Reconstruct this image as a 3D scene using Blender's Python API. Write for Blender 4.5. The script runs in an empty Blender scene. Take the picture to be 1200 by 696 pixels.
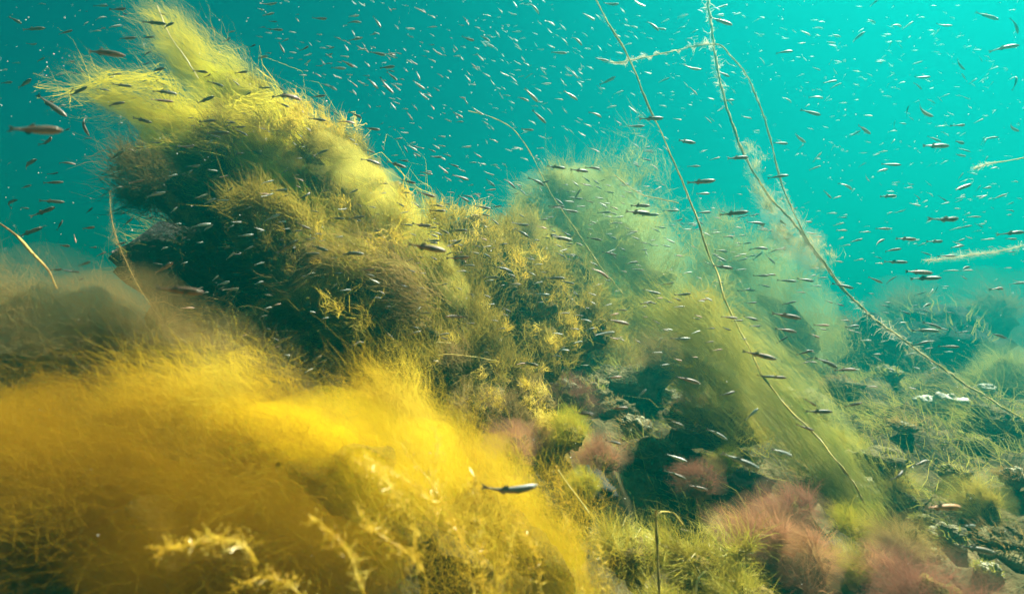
import bpy, math, random
import numpy as np
from mathutils import Vector, Matrix

# ------------------------------------------------------------------ camera, sky, sun, exposure
sc = bpy.context.scene
COL = sc.collection
F = 600.0                                   # focal length in photo pixels (1200 wide)
def P(px, py, d):                           # a point of the place seen at (px, py), d metres ahead
    return np.array([(px - 600.0) / F * d, d, -(py - 348.0) / F * d])

cd = bpy.data.cameras.new('camera')
cam = bpy.data.objects.new('camera', cd); COL.objects.link(cam)
cam.location = (0, 0, 0); cam.rotation_euler = (math.radians(90), 0, 0)
cd.sensor_width = 36.0; cd.lens = 18.0; cd.clip_start = 0.02; cd.clip_end = 500
cd.dof.use_dof = True; cd.dof.focus_distance = 1.05; cd.dof.aperture_fstop = 5.6
sc.camera = cam

SUN_EL, SUN_AZ = math.radians(58), math.radians(58)      # azimuth from +Y towards +X
SUNV = Vector((math.cos(SUN_EL) * math.sin(SUN_AZ), math.cos(SUN_EL) * math.cos(SUN_AZ), math.sin(SUN_EL)))
w = bpy.data.worlds.new('World'); sc.world = w; w.use_nodes = True
nt = w.node_tree
bg = nt.nodes['Background']
sky = nt.nodes.new('ShaderNodeTexSky'); sky.sky_type = 'NISHITA'; sky.sun_disc = False
sky.sun_elevation = SUN_EL; sky.sun_rotation = SUN_AZ
filt = nt.nodes.new('ShaderNodeMix'); filt.data_type = 'RGBA'; filt.blend_type = 'MULTIPLY'
filt.inputs[0].default_value = 1.0
filt.inputs[7].default_value = (0.006, 0.105, 0.097, 1)     # daylight after a few metres of green sea water
nt.links.new(sky.outputs[0], filt.inputs[6]); nt.links.new(filt.outputs[2], bg.inputs[0])
bg.inputs[1].default_value = 0.05
ld = bpy.data.lights.new('sun', 'SUN'); ld.energy = 5.0; ld.angle = math.radians(1.5); ld.color = (1.0, 0.93, 0.80)
lo = bpy.data.objects.new('sun', ld); COL.objects.link(lo)
lo.rotation_euler = (-SUNV).to_track_quat('-Z', 'Y').to_euler()
sc.view_settings.view_transform = 'Standard'; sc.view_settings.look = 'None'
sc.view_settings.gamma = 1.0; sc.view_settings.use_curve_mapping = False
sc.view_settings.exposure = 2.8
HAZE_DENSITY, HAZE_COLOR, HAZE_G, HAZE_TOP = 0.27, (0.001, 0.26, 0.238), 0.72, 1.15

cy = sc.cycles
cy.use_denoising = True
try: cy.denoiser = 'OPENIMAGEDENOISE'
except Exception: pass
cy.max_bounces = 6; cy.diffuse_bounces = 3; cy.glossy_bounces = 2; cy.transmission_bounces = 3
cy.volume_bounces = 3; cy.use_adaptive_sampling = True; cy.adaptive_threshold = 0.02; cy.transparent_max_bounces = 4
cy.caustics_reflective = False; cy.caustics_refractive = False
cy.sample_clamp_indirect = 6.0

# ------------------------------------------------------------------ helpers
R = np.random.default_rng
def tag(o, label=None, cat=None, group=None, kind=None):
    if label: o['label'] = label
    if cat: o['category'] = cat
    if group: o['group'] = group
    if kind: o['kind'] = kind
    return o

def link(name, data, parent=None, mat=None):
    o = bpy.data.objects.new(name, data); COL.objects.link(o)
    if parent is not None: o.parent = parent
    if mat is not None and data is not None and not data.materials: data.materials.append(mat)
    return o

def empty(name, loc=(0, 0, 0)):
    o = bpy.data.objects.new(name, None); COL.objects.link(o); o.location = Vector([float(c) for c in loc]); o.empty_display_size = 0.05
    return o

TRIS = [0]
def mesh_np(name, verts, faces, smooth=False, tone=None):
    """verts (n,3), faces (m,4) or (m,3) arrays -> mesh"""
    me = bpy.data.meshes.new(name)
    verts = np.ascontiguousarray(verts, dtype=np.float32); faces = np.ascontiguousarray(faces, dtype=np.int32)
    nv, (nf, k) = len(verts), faces.shape
    me.vertices.add(nv); me.vertices.foreach_set('co', verts.ravel())
    me.loops.add(nf * k); me.loops.foreach_set('vertex_index', faces.ravel())
    me.polygons.add(nf)
    me.polygons.foreach_set('loop_start', np.arange(0, nf * k, k, dtype=np.int32))
    me.polygons.foreach_set('use_smooth', np.full(nf, smooth, dtype=bool))
    if tone is not None:
        a = me.attributes.new('tone', 'FLOAT', 'POINT'); a.data.foreach_set('value', np.ascontiguousarray(tone, dtype=np.float32))
    me.update(calc_edges=True)
    TRIS[0] += nf * (k - 2)
    return me

def vnoise(p, scale, seed, n=10):
    """smooth divergence-free vector noise, p (...,3)"""
    g = R(seed); out = np.zeros_like(p)
    for i in range(n):
        k = g.normal(size=3); k /= np.linalg.norm(k)
        k *= g.uniform(0.6, 1.7) * 2 * math.pi / scale
        d = np.cross(k, g.normal(size=3)); d /= np.linalg.norm(d)
        out += np.sin(p @ k + g.uniform(0, 6.28))[..., None] * d
    return out / math.sqrt(n / 2.0)

def snoise(p, scale, seed, n=10):
    g = R(seed); out = np.zeros(p.shape[:-1])
    for i in range(n):
        k = g.normal(size=p.shape[-1]); k /= np.linalg.norm(k)
        k *= g.uniform(0.6, 1.7) * 2 * math.pi / scale
        out += np.sin(p @ k + g.uniform(0, 6.28))
    return out / math.sqrt(n / 2.0)

def sstep(a, b, x):
    t = np.clip((x - a) / (b - a), 0, 1); return t * t * (3 - 2 * t)

def ribbons(name, pts, width, rng, taper=0.25, tone=None):
    """pts (N,n,3): one flat blade-like filament for each row"""
    N, n, _ = pts.shape
    T = np.gradient(pts, axis=1)
    T /= np.linalg.norm(T, axis=2, keepdims=True) + 1e-9
    rv = rng.normal(size=(N, 1, 3))
    S = np.cross(T, np.broadcast_to(rv, T.shape)); S /= np.linalg.norm(S, axis=2, keepdims=True) + 1e-9
    wd = (np.asarray(width).reshape(-1, 1) if np.ndim(width) else np.full((N, 1), width))
    prof = 1 - (1 - taper) * np.linspace(0, 1, n)[None, :] ** 1.5
    off = S * (wd * prof * 0.5)[..., None]
    V = np.stack([pts - off, pts + off], axis=2)[:, :-1].reshape(N, -1, 3)      # pairs along the blade ...
    V = np.concatenate([V, pts[:, -1:]], axis=1); k = V.shape[1]                  # ... and one pointed tip
    f = []
    for j in range(n - 2): f += [[2 * j, 2 * j + 1, 2 * j + 3], [2 * j, 2 * j + 3, 2 * j + 2]]
    f += [[k - 3, k - 2, k - 1]]
    Fc = (np.array(f)[None] + (np.arange(N) * k)[:, None, None]).reshape(-1, 3)
    return mesh_np(name, V.reshape(-1, 3), Fc, False)

def catmull(c, n):
    c = np.asarray(c, float); c = np.vstack([2 * c[0] - c[1], c, 2 * c[-1] - c[-2]])
    m = len(c) - 3
    t = np.linspace(0, m - 1e-6, n); i = t.astype(int); f = (t - i)[:, None]
    p0, p1, p2, p3 = c[i], c[i + 1], c[i + 2], c[i + 3]
    return 0.5 * (2 * p1 + (p2 - p0) * f + (2 * p0 - 5 * p1 + 4 * p2 - p3) * f ** 2 + (3 * p1 - p0 - 3 * p2 + p3) * f ** 3)

def tube(name, path, rad, sides=6, smooth=True):
    path = np.asarray(path, float); n = len(path)
    rad = np.broadcast_to(np.asarray(rad, float), (n,))
    T = np.gradient(path, axis=0); T /= np.linalg.norm(T, axis=1, keepdims=True) + 1e-9
    a = np.cross(T, np.broadcast_to([0.13, 0.97, 0.2], T.shape)); a /= np.linalg.norm(a, axis=1, keepdims=True) + 1e-9
    b = np.cross(T, a)
    th = np.linspace(0, 2 * math.pi, sides, endpoint=False)
    V = path[:, None] + rad[:, None, None] * (np.cos(th)[None, :, None] * a[:, None] + np.sin(th)[None, :, None] * b[:, None])
    i = np.arange(n * sides).reshape(n, sides); j = np.roll(i, -1, axis=1)
    Fc = np.stack([i[:-1].ravel(), j[:-1].ravel(), j[1:].ravel(), i[1:].ravel()], axis=1)
    return mesh_np(name, V.reshape(-1, 3), Fc, smooth)

def sphere_grid(nu, nv):
    u = np.linspace(0, 2 * math.pi, nu, endpoint=False); v = np.linspace(0.06, math.pi - 0.06, nv)
    V = np.stack([np.sin(v)[:, None] * np.cos(u)[None], np.sin(v)[:, None] * np.sin(u)[None], np.broadcast_to(np.cos(v)[:, None], (nv, nu))], axis=2)
    i = np.arange(nu * nv).reshape(nv, nu); j = np.roll(i, -1, axis=1)
    Fc = np.stack([i[:-1].ravel(), i[1:].ravel(), j[1:].ravel(), j[:-1].ravel()], axis=1)
    return V.reshape(-1, 3), Fc

def octas(name, centres, radii, rng, stretch=1.0):
    o = np.array([[1, 0, 0], [-1, 0, 0], [0, 1, 0], [0, -1, 0], [0, 0, 1], [0, 0, -1]], float)
    f = np.array([[0, 2, 4], [2, 1, 4], [1, 3, 4], [3, 0, 4], [2, 0, 5], [1, 2, 5], [3, 1, 5], [0, 3, 5]])
    N = len(centres)
    s = radii[:, None, None] * o[None] * (1 + (stretch - 1) * rng.random((N, 1, 3)))
    ang = rng.uniform(0, 6.28, N); c, s_ = np.cos(ang), np.sin(ang)
    x = s[..., 0] * c[:, None] - s[..., 2] * s_[:, None]; z = s[..., 0] * s_[:, None] + s[..., 2] * c[:, None]
    V = centres[:, None] + np.stack([x, s[..., 1], z], axis=2)
    Fc = (f[None] + (np.arange(N) * 6)[:, None, None]).reshape(-1, 3)
    return mesh_np(name, V.reshape(-1, 3), Fc, True)

# ------------------------------------------------------------------ materials
def ramp(nt_, fac, stops):
    r = nt_.nodes.new('ShaderNodeValToRGB'); e = r.color_ramp.elements
    e[0].position, e[0].color = stops[0][0], (*stops[0][1], 1)
    e[1].position, e[1].color = stops[-1][0], (*stops[-1][1], 1)
    for p, c in stops[1:-1]:
        x = e.new(p); x.color = (*c, 1)
    nt_.links.new(fac, r.inputs[0]); return r.outputs[0]

def algae_mat(name, cols, scale=9.0, trans=0.5, gloss=0.0, soft=0.45):
    """soft translucent filaments; colour drifts in patches through the plant"""
    m = bpy.data.materials.new(name); m.use_nodes = True; t = m.node_tree; t.nodes.clear()
    out = t.nodes.new('ShaderNodeOutputMaterial')
    geo = t.nodes.new('ShaderNodeNewGeometry')
    n = t.nodes.new('ShaderNodeTexNoise'); n.inputs['Scale'].default_value = scale; n.inputs['Detail'].default_value = 3
    t.links.new(geo.outputs['Position'], n.inputs['Vector'])
    k = len(cols)
    c = ramp(t, n.outputs[0], [(0.30 + 0.42 * i / (k - 1), cols[i]) for i in range(k)])
    d = t.nodes.new('ShaderNodeBsdfDiffuse'); tr = t.nodes.new('ShaderNodeBsdfTranslucent')
    t.links.new(c, d.inputs[0]); t.links.new(c, tr.inputs[0])
    # hair-fine filaments scatter light much like a fluffy bulk: lean the shading normal upwards
    va = t.nodes.new('ShaderNodeVectorMath'); va.operation = 'MULTIPLY_ADD'; va.inputs[1].default_value = (soft, soft, soft); va.inputs[2].default_value = (0, 0, 1 - soft)
    vn = t.nodes.new('ShaderNodeVectorMath'); vn.operation = 'NORMALIZE'
    t.links.new(geo.outputs['Normal'], va.inputs[0]); t.links.new(va.outputs[0], vn.inputs[0]); t.links.new(vn.outputs[0], d.inputs['Normal'])
    vb = t.nodes.new('ShaderNodeVectorMath'); vb.operation = 'MULTIPLY_ADD'; vb.inputs[1].default_value = (soft, soft, soft); vb.inputs[2].default_value = (0, 0, soft - 1)
    vm = t.nodes.new('ShaderNodeVectorMath'); vm.operation = 'NORMALIZE'
    t.links.new(geo.outputs['Normal'], vb.inputs[0]); t.links.new(vb.outputs[0], vm.inputs[0]); t.links.new(vm.outputs[0], tr.inputs['Normal'])
    mx = t.nodes.new('ShaderNodeMixShader'); mx.inputs[0].default_value = trans
    t.links.new(d.outputs[0], mx.inputs[1]); t.links.new(tr.outputs[0], mx.inputs[2])
    last = mx.outputs[0]
    if gloss > 0:
        g = t.nodes.new('ShaderNodeBsdfGlossy'); g.inputs['Roughness'].default_value = 0.28; g.inputs['Color'].default_value = (0.9, 0.85, 0.6, 1)
        m2 = t.nodes.new('ShaderNodeMixShader'); m2.inputs[0].default_value = gloss
        t.links.new(last, m2.inputs[1]); t.links.new(g.outputs[0], m2.inputs[2]); last = m2.outputs[0]
    t.links.new(last, out.inputs['Surface'])
    return m

def solid_mat(name, cols, scale=20.0, rough=0.9, bump=0.4, spec=0.2):
    m = bpy.data.materials.new(name); m.use_nodes = True; t = m.node_tree
    b = t.nodes['Principled BSDF']; geo = t.nodes.new('ShaderNodeNewGeometry')
    n = t.nodes.new('ShaderNodeTexNoise'); n.inputs['Scale'].default_value = scale; n.inputs['Detail'].default_value = 6; n.inputs['Roughness'].default_value = 0.65
    t.links.new(geo.outputs['Position'], n.inputs['Vector'])
    k = len(cols)
    t.links.new(ramp(t, n.outputs[0], [(0.33 + 0.34 * i / (k - 1), cols[i]) for i in range(k)]), b.inputs['Base Color'])
    b.inputs['Roughness'].default_value = rough; b.inputs['Specular IOR Level'].default_value = spec
    if bump:
        bp = t.nodes.new('ShaderNodeBump'); bp.inputs['Strength'].default_value = bump; bp.inputs['Distance'].default_value = 0.01
        n2 = t.nodes.new('ShaderNodeTexNoise'); n2.inputs['Scale'].default_value = scale * 5; n2.inputs['Detail'].default_value = 4
        t.links.new(geo.outputs['Position'], n2.inputs['Vector'])
        t.links.new(n2.outputs[0], bp.inputs['Height']); t.links.new(bp.outputs[0], b.inputs['Normal'])
    return m

M = {}
M['gold'] = algae_mat('golden_filaments', [(0.28, 0.165, 0.010), (0.46, 0.31, 0.018), (0.60, 0.45, 0.04)], 7, 0.55)
M['olive'] = algae_mat('olive_filaments', [(0.20, 0.15, 0.025), (0.34, 0.28, 0.035), (0.46, 0.38, 0.05)], 9, 0.5)
M['tip'] = algae_mat('yellow_tip_filaments', [(0.42, 0.36, 0.03), (0.55, 0.50, 0.04)], 5, 0.55)
M['green'] = algae_mat('green_filaments', [(0.13, 0.13, 0.025), (0.25, 0.25, 0.045), (0.36, 0.34, 0.07)], 8, 0.5)
M['brown'] = algae_mat('brown_filaments', [(0.13, 0.085, 0.03), (0.24, 0.17, 0.05), (0.33, 0.25, 0.07)], 9, 0.45)
M['pink'] = algae_mat('pink_filaments', [(0.20, 0.085, 0.04), (0.32, 0.155, 0.07), (0.36, 0.22, 0.065)], 14, 0.55)
M['red'] = algae_mat('red_filaments', [(0.15, 0.06, 0.035), (0.26, 0.11, 0.065)], 16, 0.5)
M['lime'] = algae_mat('lime_filaments', [(0.14, 0.12, 0.016), (0.30, 0.26, 0.024), (0.38, 0.28, 0.035)], 18, 0.5)
M['grass'] = algae_mat('grass_blades', [(0.16, 0.15, 0.03), (0.30, 0.27, 0.05), (0.40, 0.36, 0.10)], 20, 0.45)
M['amber'] = algae_mat('amber_filaments', [(0.16, 0.085, 0.005), (0.26, 0.155, 0.008), (0.34, 0.23, 0.015)], 7, 0.55)
M['dun'] = algae_mat('dun_filaments', [(0.13, 0.095, 0.03), (0.21, 0.16, 0.055), (0.30, 0.24, 0.08)], 6, 0.5)
M['bronze'] = algae_mat('bronze_filaments', [(0.11, 0.08, 0.014), (0.21, 0.165, 0.022), (0.33, 0.26, 0.035)], 9, 0.5)
M['underside_shade'] = algae_mat('underside_shade_filaments', [(0.07, 0.05, 0.015), (0.16, 0.12, 0.03)], 9, 0.45)  # dark brown paints shade into the underside of the great plume
M['goldtuft'] = algae_mat('golden_tuft_filaments', [(0.36, 0.24, 0.025), (0.52, 0.39, 0.04), (0.60, 0.50, 0.12)], 16, 0.5)
M['veil'] = algae_mat('veil_filaments', [(0.34, 0.30, 0.05), (0.44, 0.40, 0.08)], 8, 0.6)
M['wiry'] = algae_mat('wiry_filaments', [(0.17, 0.13, 0.015), (0.34, 0.29, 0.03), (0.50, 0.46, 0.10)], 30, 0.4, 0.015)
M['bead'] = algae_mat('beaded_filaments', [(0.50, 0.31, 0.015), (0.62, 0.43, 0.03), (0.72, 0.58, 0.12)], 60, 0.5, 0.06)
M['cord'] = algae_mat('cord_surface', [(0.36, 0.27, 0.06), (0.56, 0.47, 0.14), (0.72, 0.66, 0.36)], 45, 0.35)
M['pale'] = algae_mat('pale_fuzz', [(0.45, 0.40, 0.20), (0.70, 0.66, 0.42)], 40, 0.5)
M['twig'] = solid_mat('twig_surface', [(0.10, 0.06, 0.02), (0.30, 0.20, 0.05), (0.48, 0.36, 0.10)], 40, 0.7, 0.3)
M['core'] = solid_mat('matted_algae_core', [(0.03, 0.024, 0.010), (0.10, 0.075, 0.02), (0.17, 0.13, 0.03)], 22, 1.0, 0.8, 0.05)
M['darkrock'] = solid_mat('dark_rock', [(0.012, 0.014, 0.014), (0.035, 0.036, 0.03), (0.07, 0.06, 0.04)], 12, 1.0, 0.7, 0.05)  # also gives the hollow under the great plume its painted shade
M['rock'] = solid_mat('stone_surface', [(0.03, 0.027, 0.012), (0.09, 0.08, 0.03), (0.20, 0.18, 0.08)], 26, 0.95, 0.9, 0.1)
M['crust'] = solid_mat('crusted_stone', [(0.04, 0.036, 0.015), (0.13, 0.12, 0.055), (0.40, 0.40, 0.25)], 40, 0.9, 0.9, 0.15)
M['shell'] = solid_mat('pale_shell', [(0.14, 0.14, 0.08), (0.36, 0.37, 0.28), (0.60, 0.62, 0.50)], 50, 0.6, 0.4, 0.3)
M['ground'] = solid_mat('seabed_surface', [(0.02, 0.018, 0.008), (0.06, 0.05, 0.02), (0.13, 0.11, 0.045)], 14, 1.0, 1.0, 0.05)
M['speck'] = solid_mat('speck_surface', [(0.55, 0.55, 0.48), (0.8, 0.8, 0.72)], 80, 0.5, 0, 0.4)

def fish_mat(name, back, side, belly, stripe, metal=0.35, rough=0.5):
    m = bpy.data.materials.new(name); m.use_nodes = True; t = m.node_tree; b = t.nodes['Principled BSDF']
    tc = t.nodes.new('ShaderNodeTexCoord'); sx = t.nodes.new('ShaderNodeSeparateXYZ'); t.links.new(tc.outputs['Object'], sx.inputs[0])
    n = t.nodes.new('ShaderNodeTexNoise'); n.inputs['Scale'].default_value = 28; n.inputs['Detail'].default_value = 3; t.links.new(tc.outputs['Object'], n.inputs['Vector'])
    ma = t.nodes.new('ShaderNodeMath'); ma.operation = 'MULTIPLY_ADD'; ma.inputs[1].default_value = 0.075
    t.links.new(n.outputs[0], ma.inputs[0]); t.links.new(sx.outputs[2], ma.inputs[2])
    mp = t.nodes.new('ShaderNodeMapRange'); mp.inputs[1].default_value = -0.075; mp.inputs[2].default_value = 0.125
    t.links.new(ma.outputs[0], mp.inputs[0])
    c = ramp(t, mp.outputs[0], [(0.0, belly), (0.28, side), (0.44, stripe), (0.56, side), (0.70, back), (1.0, back)])
    t.links.new(c, b.inputs['Base Color'])
    b.inputs['Metallic'].default_value = metal * 0.5; b.inputs['Roughness'].default_value = rough
    return m
FM = {
    'd': fish_mat('dark_fish_skin', (0.065, 0.060, 0.040), (0.20, 0.16, 0.12), (0.42, 0.36, 0.28), (0.26, 0.15, 0.11), 0.2),
    'n': fish_mat('olive_fish_skin', (0.10, 0.09, 0.055), (0.30, 0.26, 0.19), (0.58, 0.52, 0.44), (0.10, 0.08, 0.06), 0.35),
    'o': fish_mat('pinkish_fish_skin', (0.09, 0.06, 0.035), (0.40, 0.24, 0.16), (0.62, 0.46, 0.38), (0.45, 0.14, 0.10), 0.3),
    's': fish_mat('silver_fish_skin', (0.16, 0.17, 0.14), (0.50, 0.50, 0.44), (0.75, 0.75, 0.70), (0.34, 0.34, 0.28), 0.45, 0.42),
}
FM['p'] = fish_mat('lit_rosy_fish_skin', (0.13, 0.14, 0.12), (0.40, 0.33, 0.28), (0.56, 0.38, 0.31), (0.46, 0.22, 0.18), 0.4, 0.45)  # rosy skin, lightened to stand in for flash light on the near fish
FM['r'] = fish_mat('orange_fish_skin', (0.40, 0.20, 0.08), (0.70, 0.30, 0.12), (0.72, 0.50, 0.38), (0.72, 0.26, 0.12), 0.1)
M['fin'] = algae_mat('fin_membrane', [(0.16, 0.15, 0.11), (0.26, 0.24, 0.18)], 60, 0.6)
M['eye_ring'] = solid_mat('eye_ring', [(0.55, 0.52, 0.40), (0.7, 0.66, 0.5)], 80, 0.3, 0, 0.5)
M['pupil'] = solid_mat('eye_pupil', [(0.004, 0.004, 0.004), (0.008, 0.008, 0.008)], 80, 0.15, 0, 0.5)

# ------------------------------------------------------------------ seabed
def ground_h(x, y):
    x = np.asarray(x, float); y = np.asarray(y, float)
    p = np.stack([x, y], axis=-1)
    base = -0.37 - 0.05 * sstep(1.5, 5, y)
    ridge = 0.20 * sstep(0.30, -0.35, x - 0.12 * (y - 1.0)) * sstep(3.6, 1.2, y) * sstep(0.55, 1.0, y)
    near = -0.08 * sstep(0.9, 0.5, y) * sstep(0.1, -0.3, x)
    n = 0.030 * snoise(p, 0.45, 3) + 0.014 * snoise(p, 0.15, 4) + 0.006 * snoise(p, 0.06, 5)
    far = 0.12 * snoise(p, 1.9, 6) * sstep(2.0, 4.0, y)
    return base + ridge + near + n + far

def build_ground():
    xs = np.concatenate([-np.geomspace(28, 2.6, 14), np.linspace(-2.5, 3.6, 245), np.geomspace(3.7, 28, 14)])
    ys = np.concatenate([np.linspace(-6, 0.1, 8), np.linspace(0.2, 5.0, 220), np.geomspace(5.1, 56, 24)])
    X, Y = np.meshgrid(xs, ys); Z = ground_h(X, Y)
    V = np.stack([X, Y, Z], axis=2).reshape(-1, 3)
    i = np.arange(len(xs) * len(ys)).reshape(len(ys), len(xs))
    Fc = np.stack([i[:-1, :-1].ravel(), i[:-1, 1:].ravel(), i[1:, 1:].ravel(), i[1:, :-1].ravel()], axis=1)
    o = link('seabed', mesh_np('seabed', V, Fc, True), None, M['ground'])
    tag(o, 'dim brown seabed under the stones and algae', 'seabed', None, 'structure')
build_ground()

def on_ground(px, py):
    """where the sight line through (px,py) meets the seabed"""
    ds = np.geomspace(0.35, 9, 1200)
    x = (px - 600) / F * ds; z = -(py - 348) / F * ds
    hit = np.nonzero(z <= ground_h(x, ds))[0]
    d = ds[hit[0]] if len(hit) else 6.0
    return np.array([(px - 600) / F * d, d, -(py - 348) / F * d])

# ------------------------------------------------------------------ rocks
def rock_mesh(seed, size, nu=32, nv=20, rough=0.24):
    V, Fc = sphere_grid(nu, nv); g = R(seed)
    sc3 = np.array([g.uniform(0.8, 1.35), g.uniform(0.8, 1.2), g.uniform(0.55, 0.9)])
    for _ in range(4):                                   # knock flat facets off
        n = g.normal(size=3); n /= np.linalg.norm(n); c = g.uniform(0.78, 0.98)
        dd = V @ n; V = V - np.maximum(dd - c, 0)[:, None] * n
    V = V * (1 + rough * snoise(V, 1.3, seed + 1) * 0.5 + rough * 0.40 * snoise(V, 0.55, seed + 2) + rough * 0.18 * snoise(V, 0.22, seed + 3))[:, None] * sc3 * size
    return mesh_np('rock', V, Fc, True)

def rock(px, py, rpx, seed, mat, label, group=None, d=None, turf=0, name='rock'):
    c = on_ground(px, py + rpx * 0.5) if d is None else P(px, py, d)
    dd = c[1]; s = rpx * dd / F
    if d is None: c = P(px, py, dd)
    root = empty(name, c)
    b = link('stone', rock_mesh(seed, s), root, M[mat])
    if turf:
        g = R(seed + 50); N = turf
        v = g.normal(size=(N, 3)); v[:, 2] = np.abs(v[:, 2]) * 0.8; v /= np.linalg.norm(v, axis=1, keepdims=True)
        st = v * s * np.array([0.9, 0.9, 0.62]); L = s * g.uniform(0.25, 0.7, N)
        t = np.linspace(0, 1, 4)[None, :, None]
        pts = st[:, None] + (v * 0.7 + np.array([-0.5, 0, 0.25]))[:, None] * L[:, None, None] * t
        pts = pts + vnoise(pts, s * 0.7, seed + 9) * s * 0.16 * t
        link('algae_fuzz', ribbons('fuzz', pts, 0.0016 * dd, g), root, M['green' if seed % 2 else 'brown'])
    tag(root, label, 'rock', group)
    return root

# ------------------------------------------------------------------ filament masses
def spine_xyz(sp, n=240, ext=0.35):
    c = np.array([[*P(a, b, d), r * d / F] for a, b, d, r in sp])
    e = c[-1] + (c[-1] - c[-2]) * 0.9; e[3] = c[-1, 3] * 0.8
    S = catmull(np.vstack([c, e]), n)
    tmax = 1.0 + 1.0 / (len(sp) - 1)
    return S[:, :3], np.abs(S[:, 3]) + 1e-4, tmax

def plume_pts(sp, N, seg, seed, tlen=(0.2, 0.5), t0=(0.0, 0.9), per=14, shell=0.35, spread=0.10, depthf=0.7,
              noises=((0.30, 0.05), (0.10, 0.022), (0.04, 0.008)), start=0.5, t0pow=1.0, inner=0.0, fan=0.35, stray=0.16):
    g = R(seed)
    S, Rd, tmax = spine_xyz(sp); K = len(S)
    T = np.gradient(S, axis=0); T /= np.linalg.norm(T, axis=1, keepdims=True)
    e2 = np.array([0, 1.0, 0]) - T * T[:, 1:2]; e2 /= np.linalg.norm(e2, axis=1, keepdims=True)
    e1 = np.cross(T, e2)
    nl = max(1, N // per)
    th = g.uniform(0, 2 * math.pi, nl); r = np.clip(1 - np.abs(g.normal(0, shell, nl)), inner, 1.0)
    lu, lv = r * np.cos(th), r * np.sin(th)
    lt = t0[0] + (t0[1] - t0[0]) * g.random(nl) ** t0pow
    lL = g.uniform(tlen[0], tlen[1], nl)
    li = g.integers(0, nl, N)
    u = lu[li] + g.normal(0, spread, N); v = (lv[li] + g.normal(0, spread, N)) * depthf
    st = lt[li] + g.normal(0, 0.03, N); L = lL[li] * g.uniform(0.6, 1.25, N)
    s = np.linspace(0, 1, seg + 1)[None, :]
    t = np.clip(st[:, None] + L[:, None] * s, 0, tmax * 0.995)
    kf = t / tmax * (K - 1); k = kf.astype(int); k1 = np.minimum(k + 1, K - 1); f = (kf - k)[..., None]
    grow = start + (1 - start) * sstep(0, 0.55, s) + fan * np.clip(s - 0.6, 0, 1)
    s0 = lambda A: A[k] * (1 - f) + A[k1] * f
    rr = (Rd[k] * (1 - f[..., 0]) + Rd[k1] * f[..., 0]) * grow
    # overshoot so that the tips taper away from the outline instead of piling up on it
    du = g.normal(0, stray, N)[:, None] * s; dv = g.normal(0, stray, N)[:, None] * s
    pts = s0(S) + (rr * (u[:, None] + du))[..., None] * s0(e1) + (rr * (v[:, None] + dv))[..., None] * s0(e2)
    amp = (0.35 + 0.65 * s)[..., None]
    for i, (scl, a) in enumerate(noises):
        pts = pts + vnoise(pts, scl, seed * 7 + i) * a * amp
    ph = g.uniform(0, 6.28, (N, 1)); fr = g.uniform(3, 9, (N, 1)); ja = noises[-1][1] * 0.7
    jd = g.normal(size=(N, 1, 3))
    pts = pts + (np.sin(ph + fr * s) * s)[..., None] * jd * ja
    return pts

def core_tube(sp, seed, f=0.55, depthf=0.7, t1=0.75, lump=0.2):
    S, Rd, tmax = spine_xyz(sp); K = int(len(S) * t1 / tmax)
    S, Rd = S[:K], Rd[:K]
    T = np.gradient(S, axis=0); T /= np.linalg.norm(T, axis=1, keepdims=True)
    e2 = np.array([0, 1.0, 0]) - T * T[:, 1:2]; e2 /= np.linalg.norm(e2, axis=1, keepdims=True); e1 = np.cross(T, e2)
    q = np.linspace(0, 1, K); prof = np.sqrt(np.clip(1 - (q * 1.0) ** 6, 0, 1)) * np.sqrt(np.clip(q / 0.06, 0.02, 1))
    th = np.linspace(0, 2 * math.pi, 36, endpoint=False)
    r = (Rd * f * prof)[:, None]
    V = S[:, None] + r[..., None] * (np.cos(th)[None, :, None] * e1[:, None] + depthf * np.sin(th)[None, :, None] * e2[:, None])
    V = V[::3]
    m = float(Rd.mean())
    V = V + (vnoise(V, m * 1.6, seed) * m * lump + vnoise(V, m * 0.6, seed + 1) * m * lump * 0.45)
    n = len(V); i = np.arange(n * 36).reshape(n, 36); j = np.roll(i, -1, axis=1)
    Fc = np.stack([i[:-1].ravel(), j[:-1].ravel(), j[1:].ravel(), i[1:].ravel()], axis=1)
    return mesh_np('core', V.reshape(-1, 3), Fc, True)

def base_of(sp): return P(*sp[0][:3])
def local(me, base):
    me.transform(Matrix.Translation(-Vector([float(c) for c in base]))); return me

def algae_thing(name, label, base, group=None, cat='seaweed'):
    r = empty(name, base); r['label'] = label; r['category'] = cat
    if group: r['group'] = group
    return r

def lobe(root, pname, sp, N, seg, seed, mat, width, core=None, **kw):
    base = np.array(root.location)
    g = R(seed + 1000)
    pts = plume_pts(sp, N, seg, seed, **kw)
    d = float(np.mean([a[2] for a in sp]))
    o = link(pname, local(ribbons(pname, pts, width * g.uniform(0.6, 1.4, N), g), base), root, M[mat])
    if core:
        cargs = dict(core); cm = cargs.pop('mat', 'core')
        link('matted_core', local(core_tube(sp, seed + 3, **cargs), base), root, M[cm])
    return o

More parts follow.
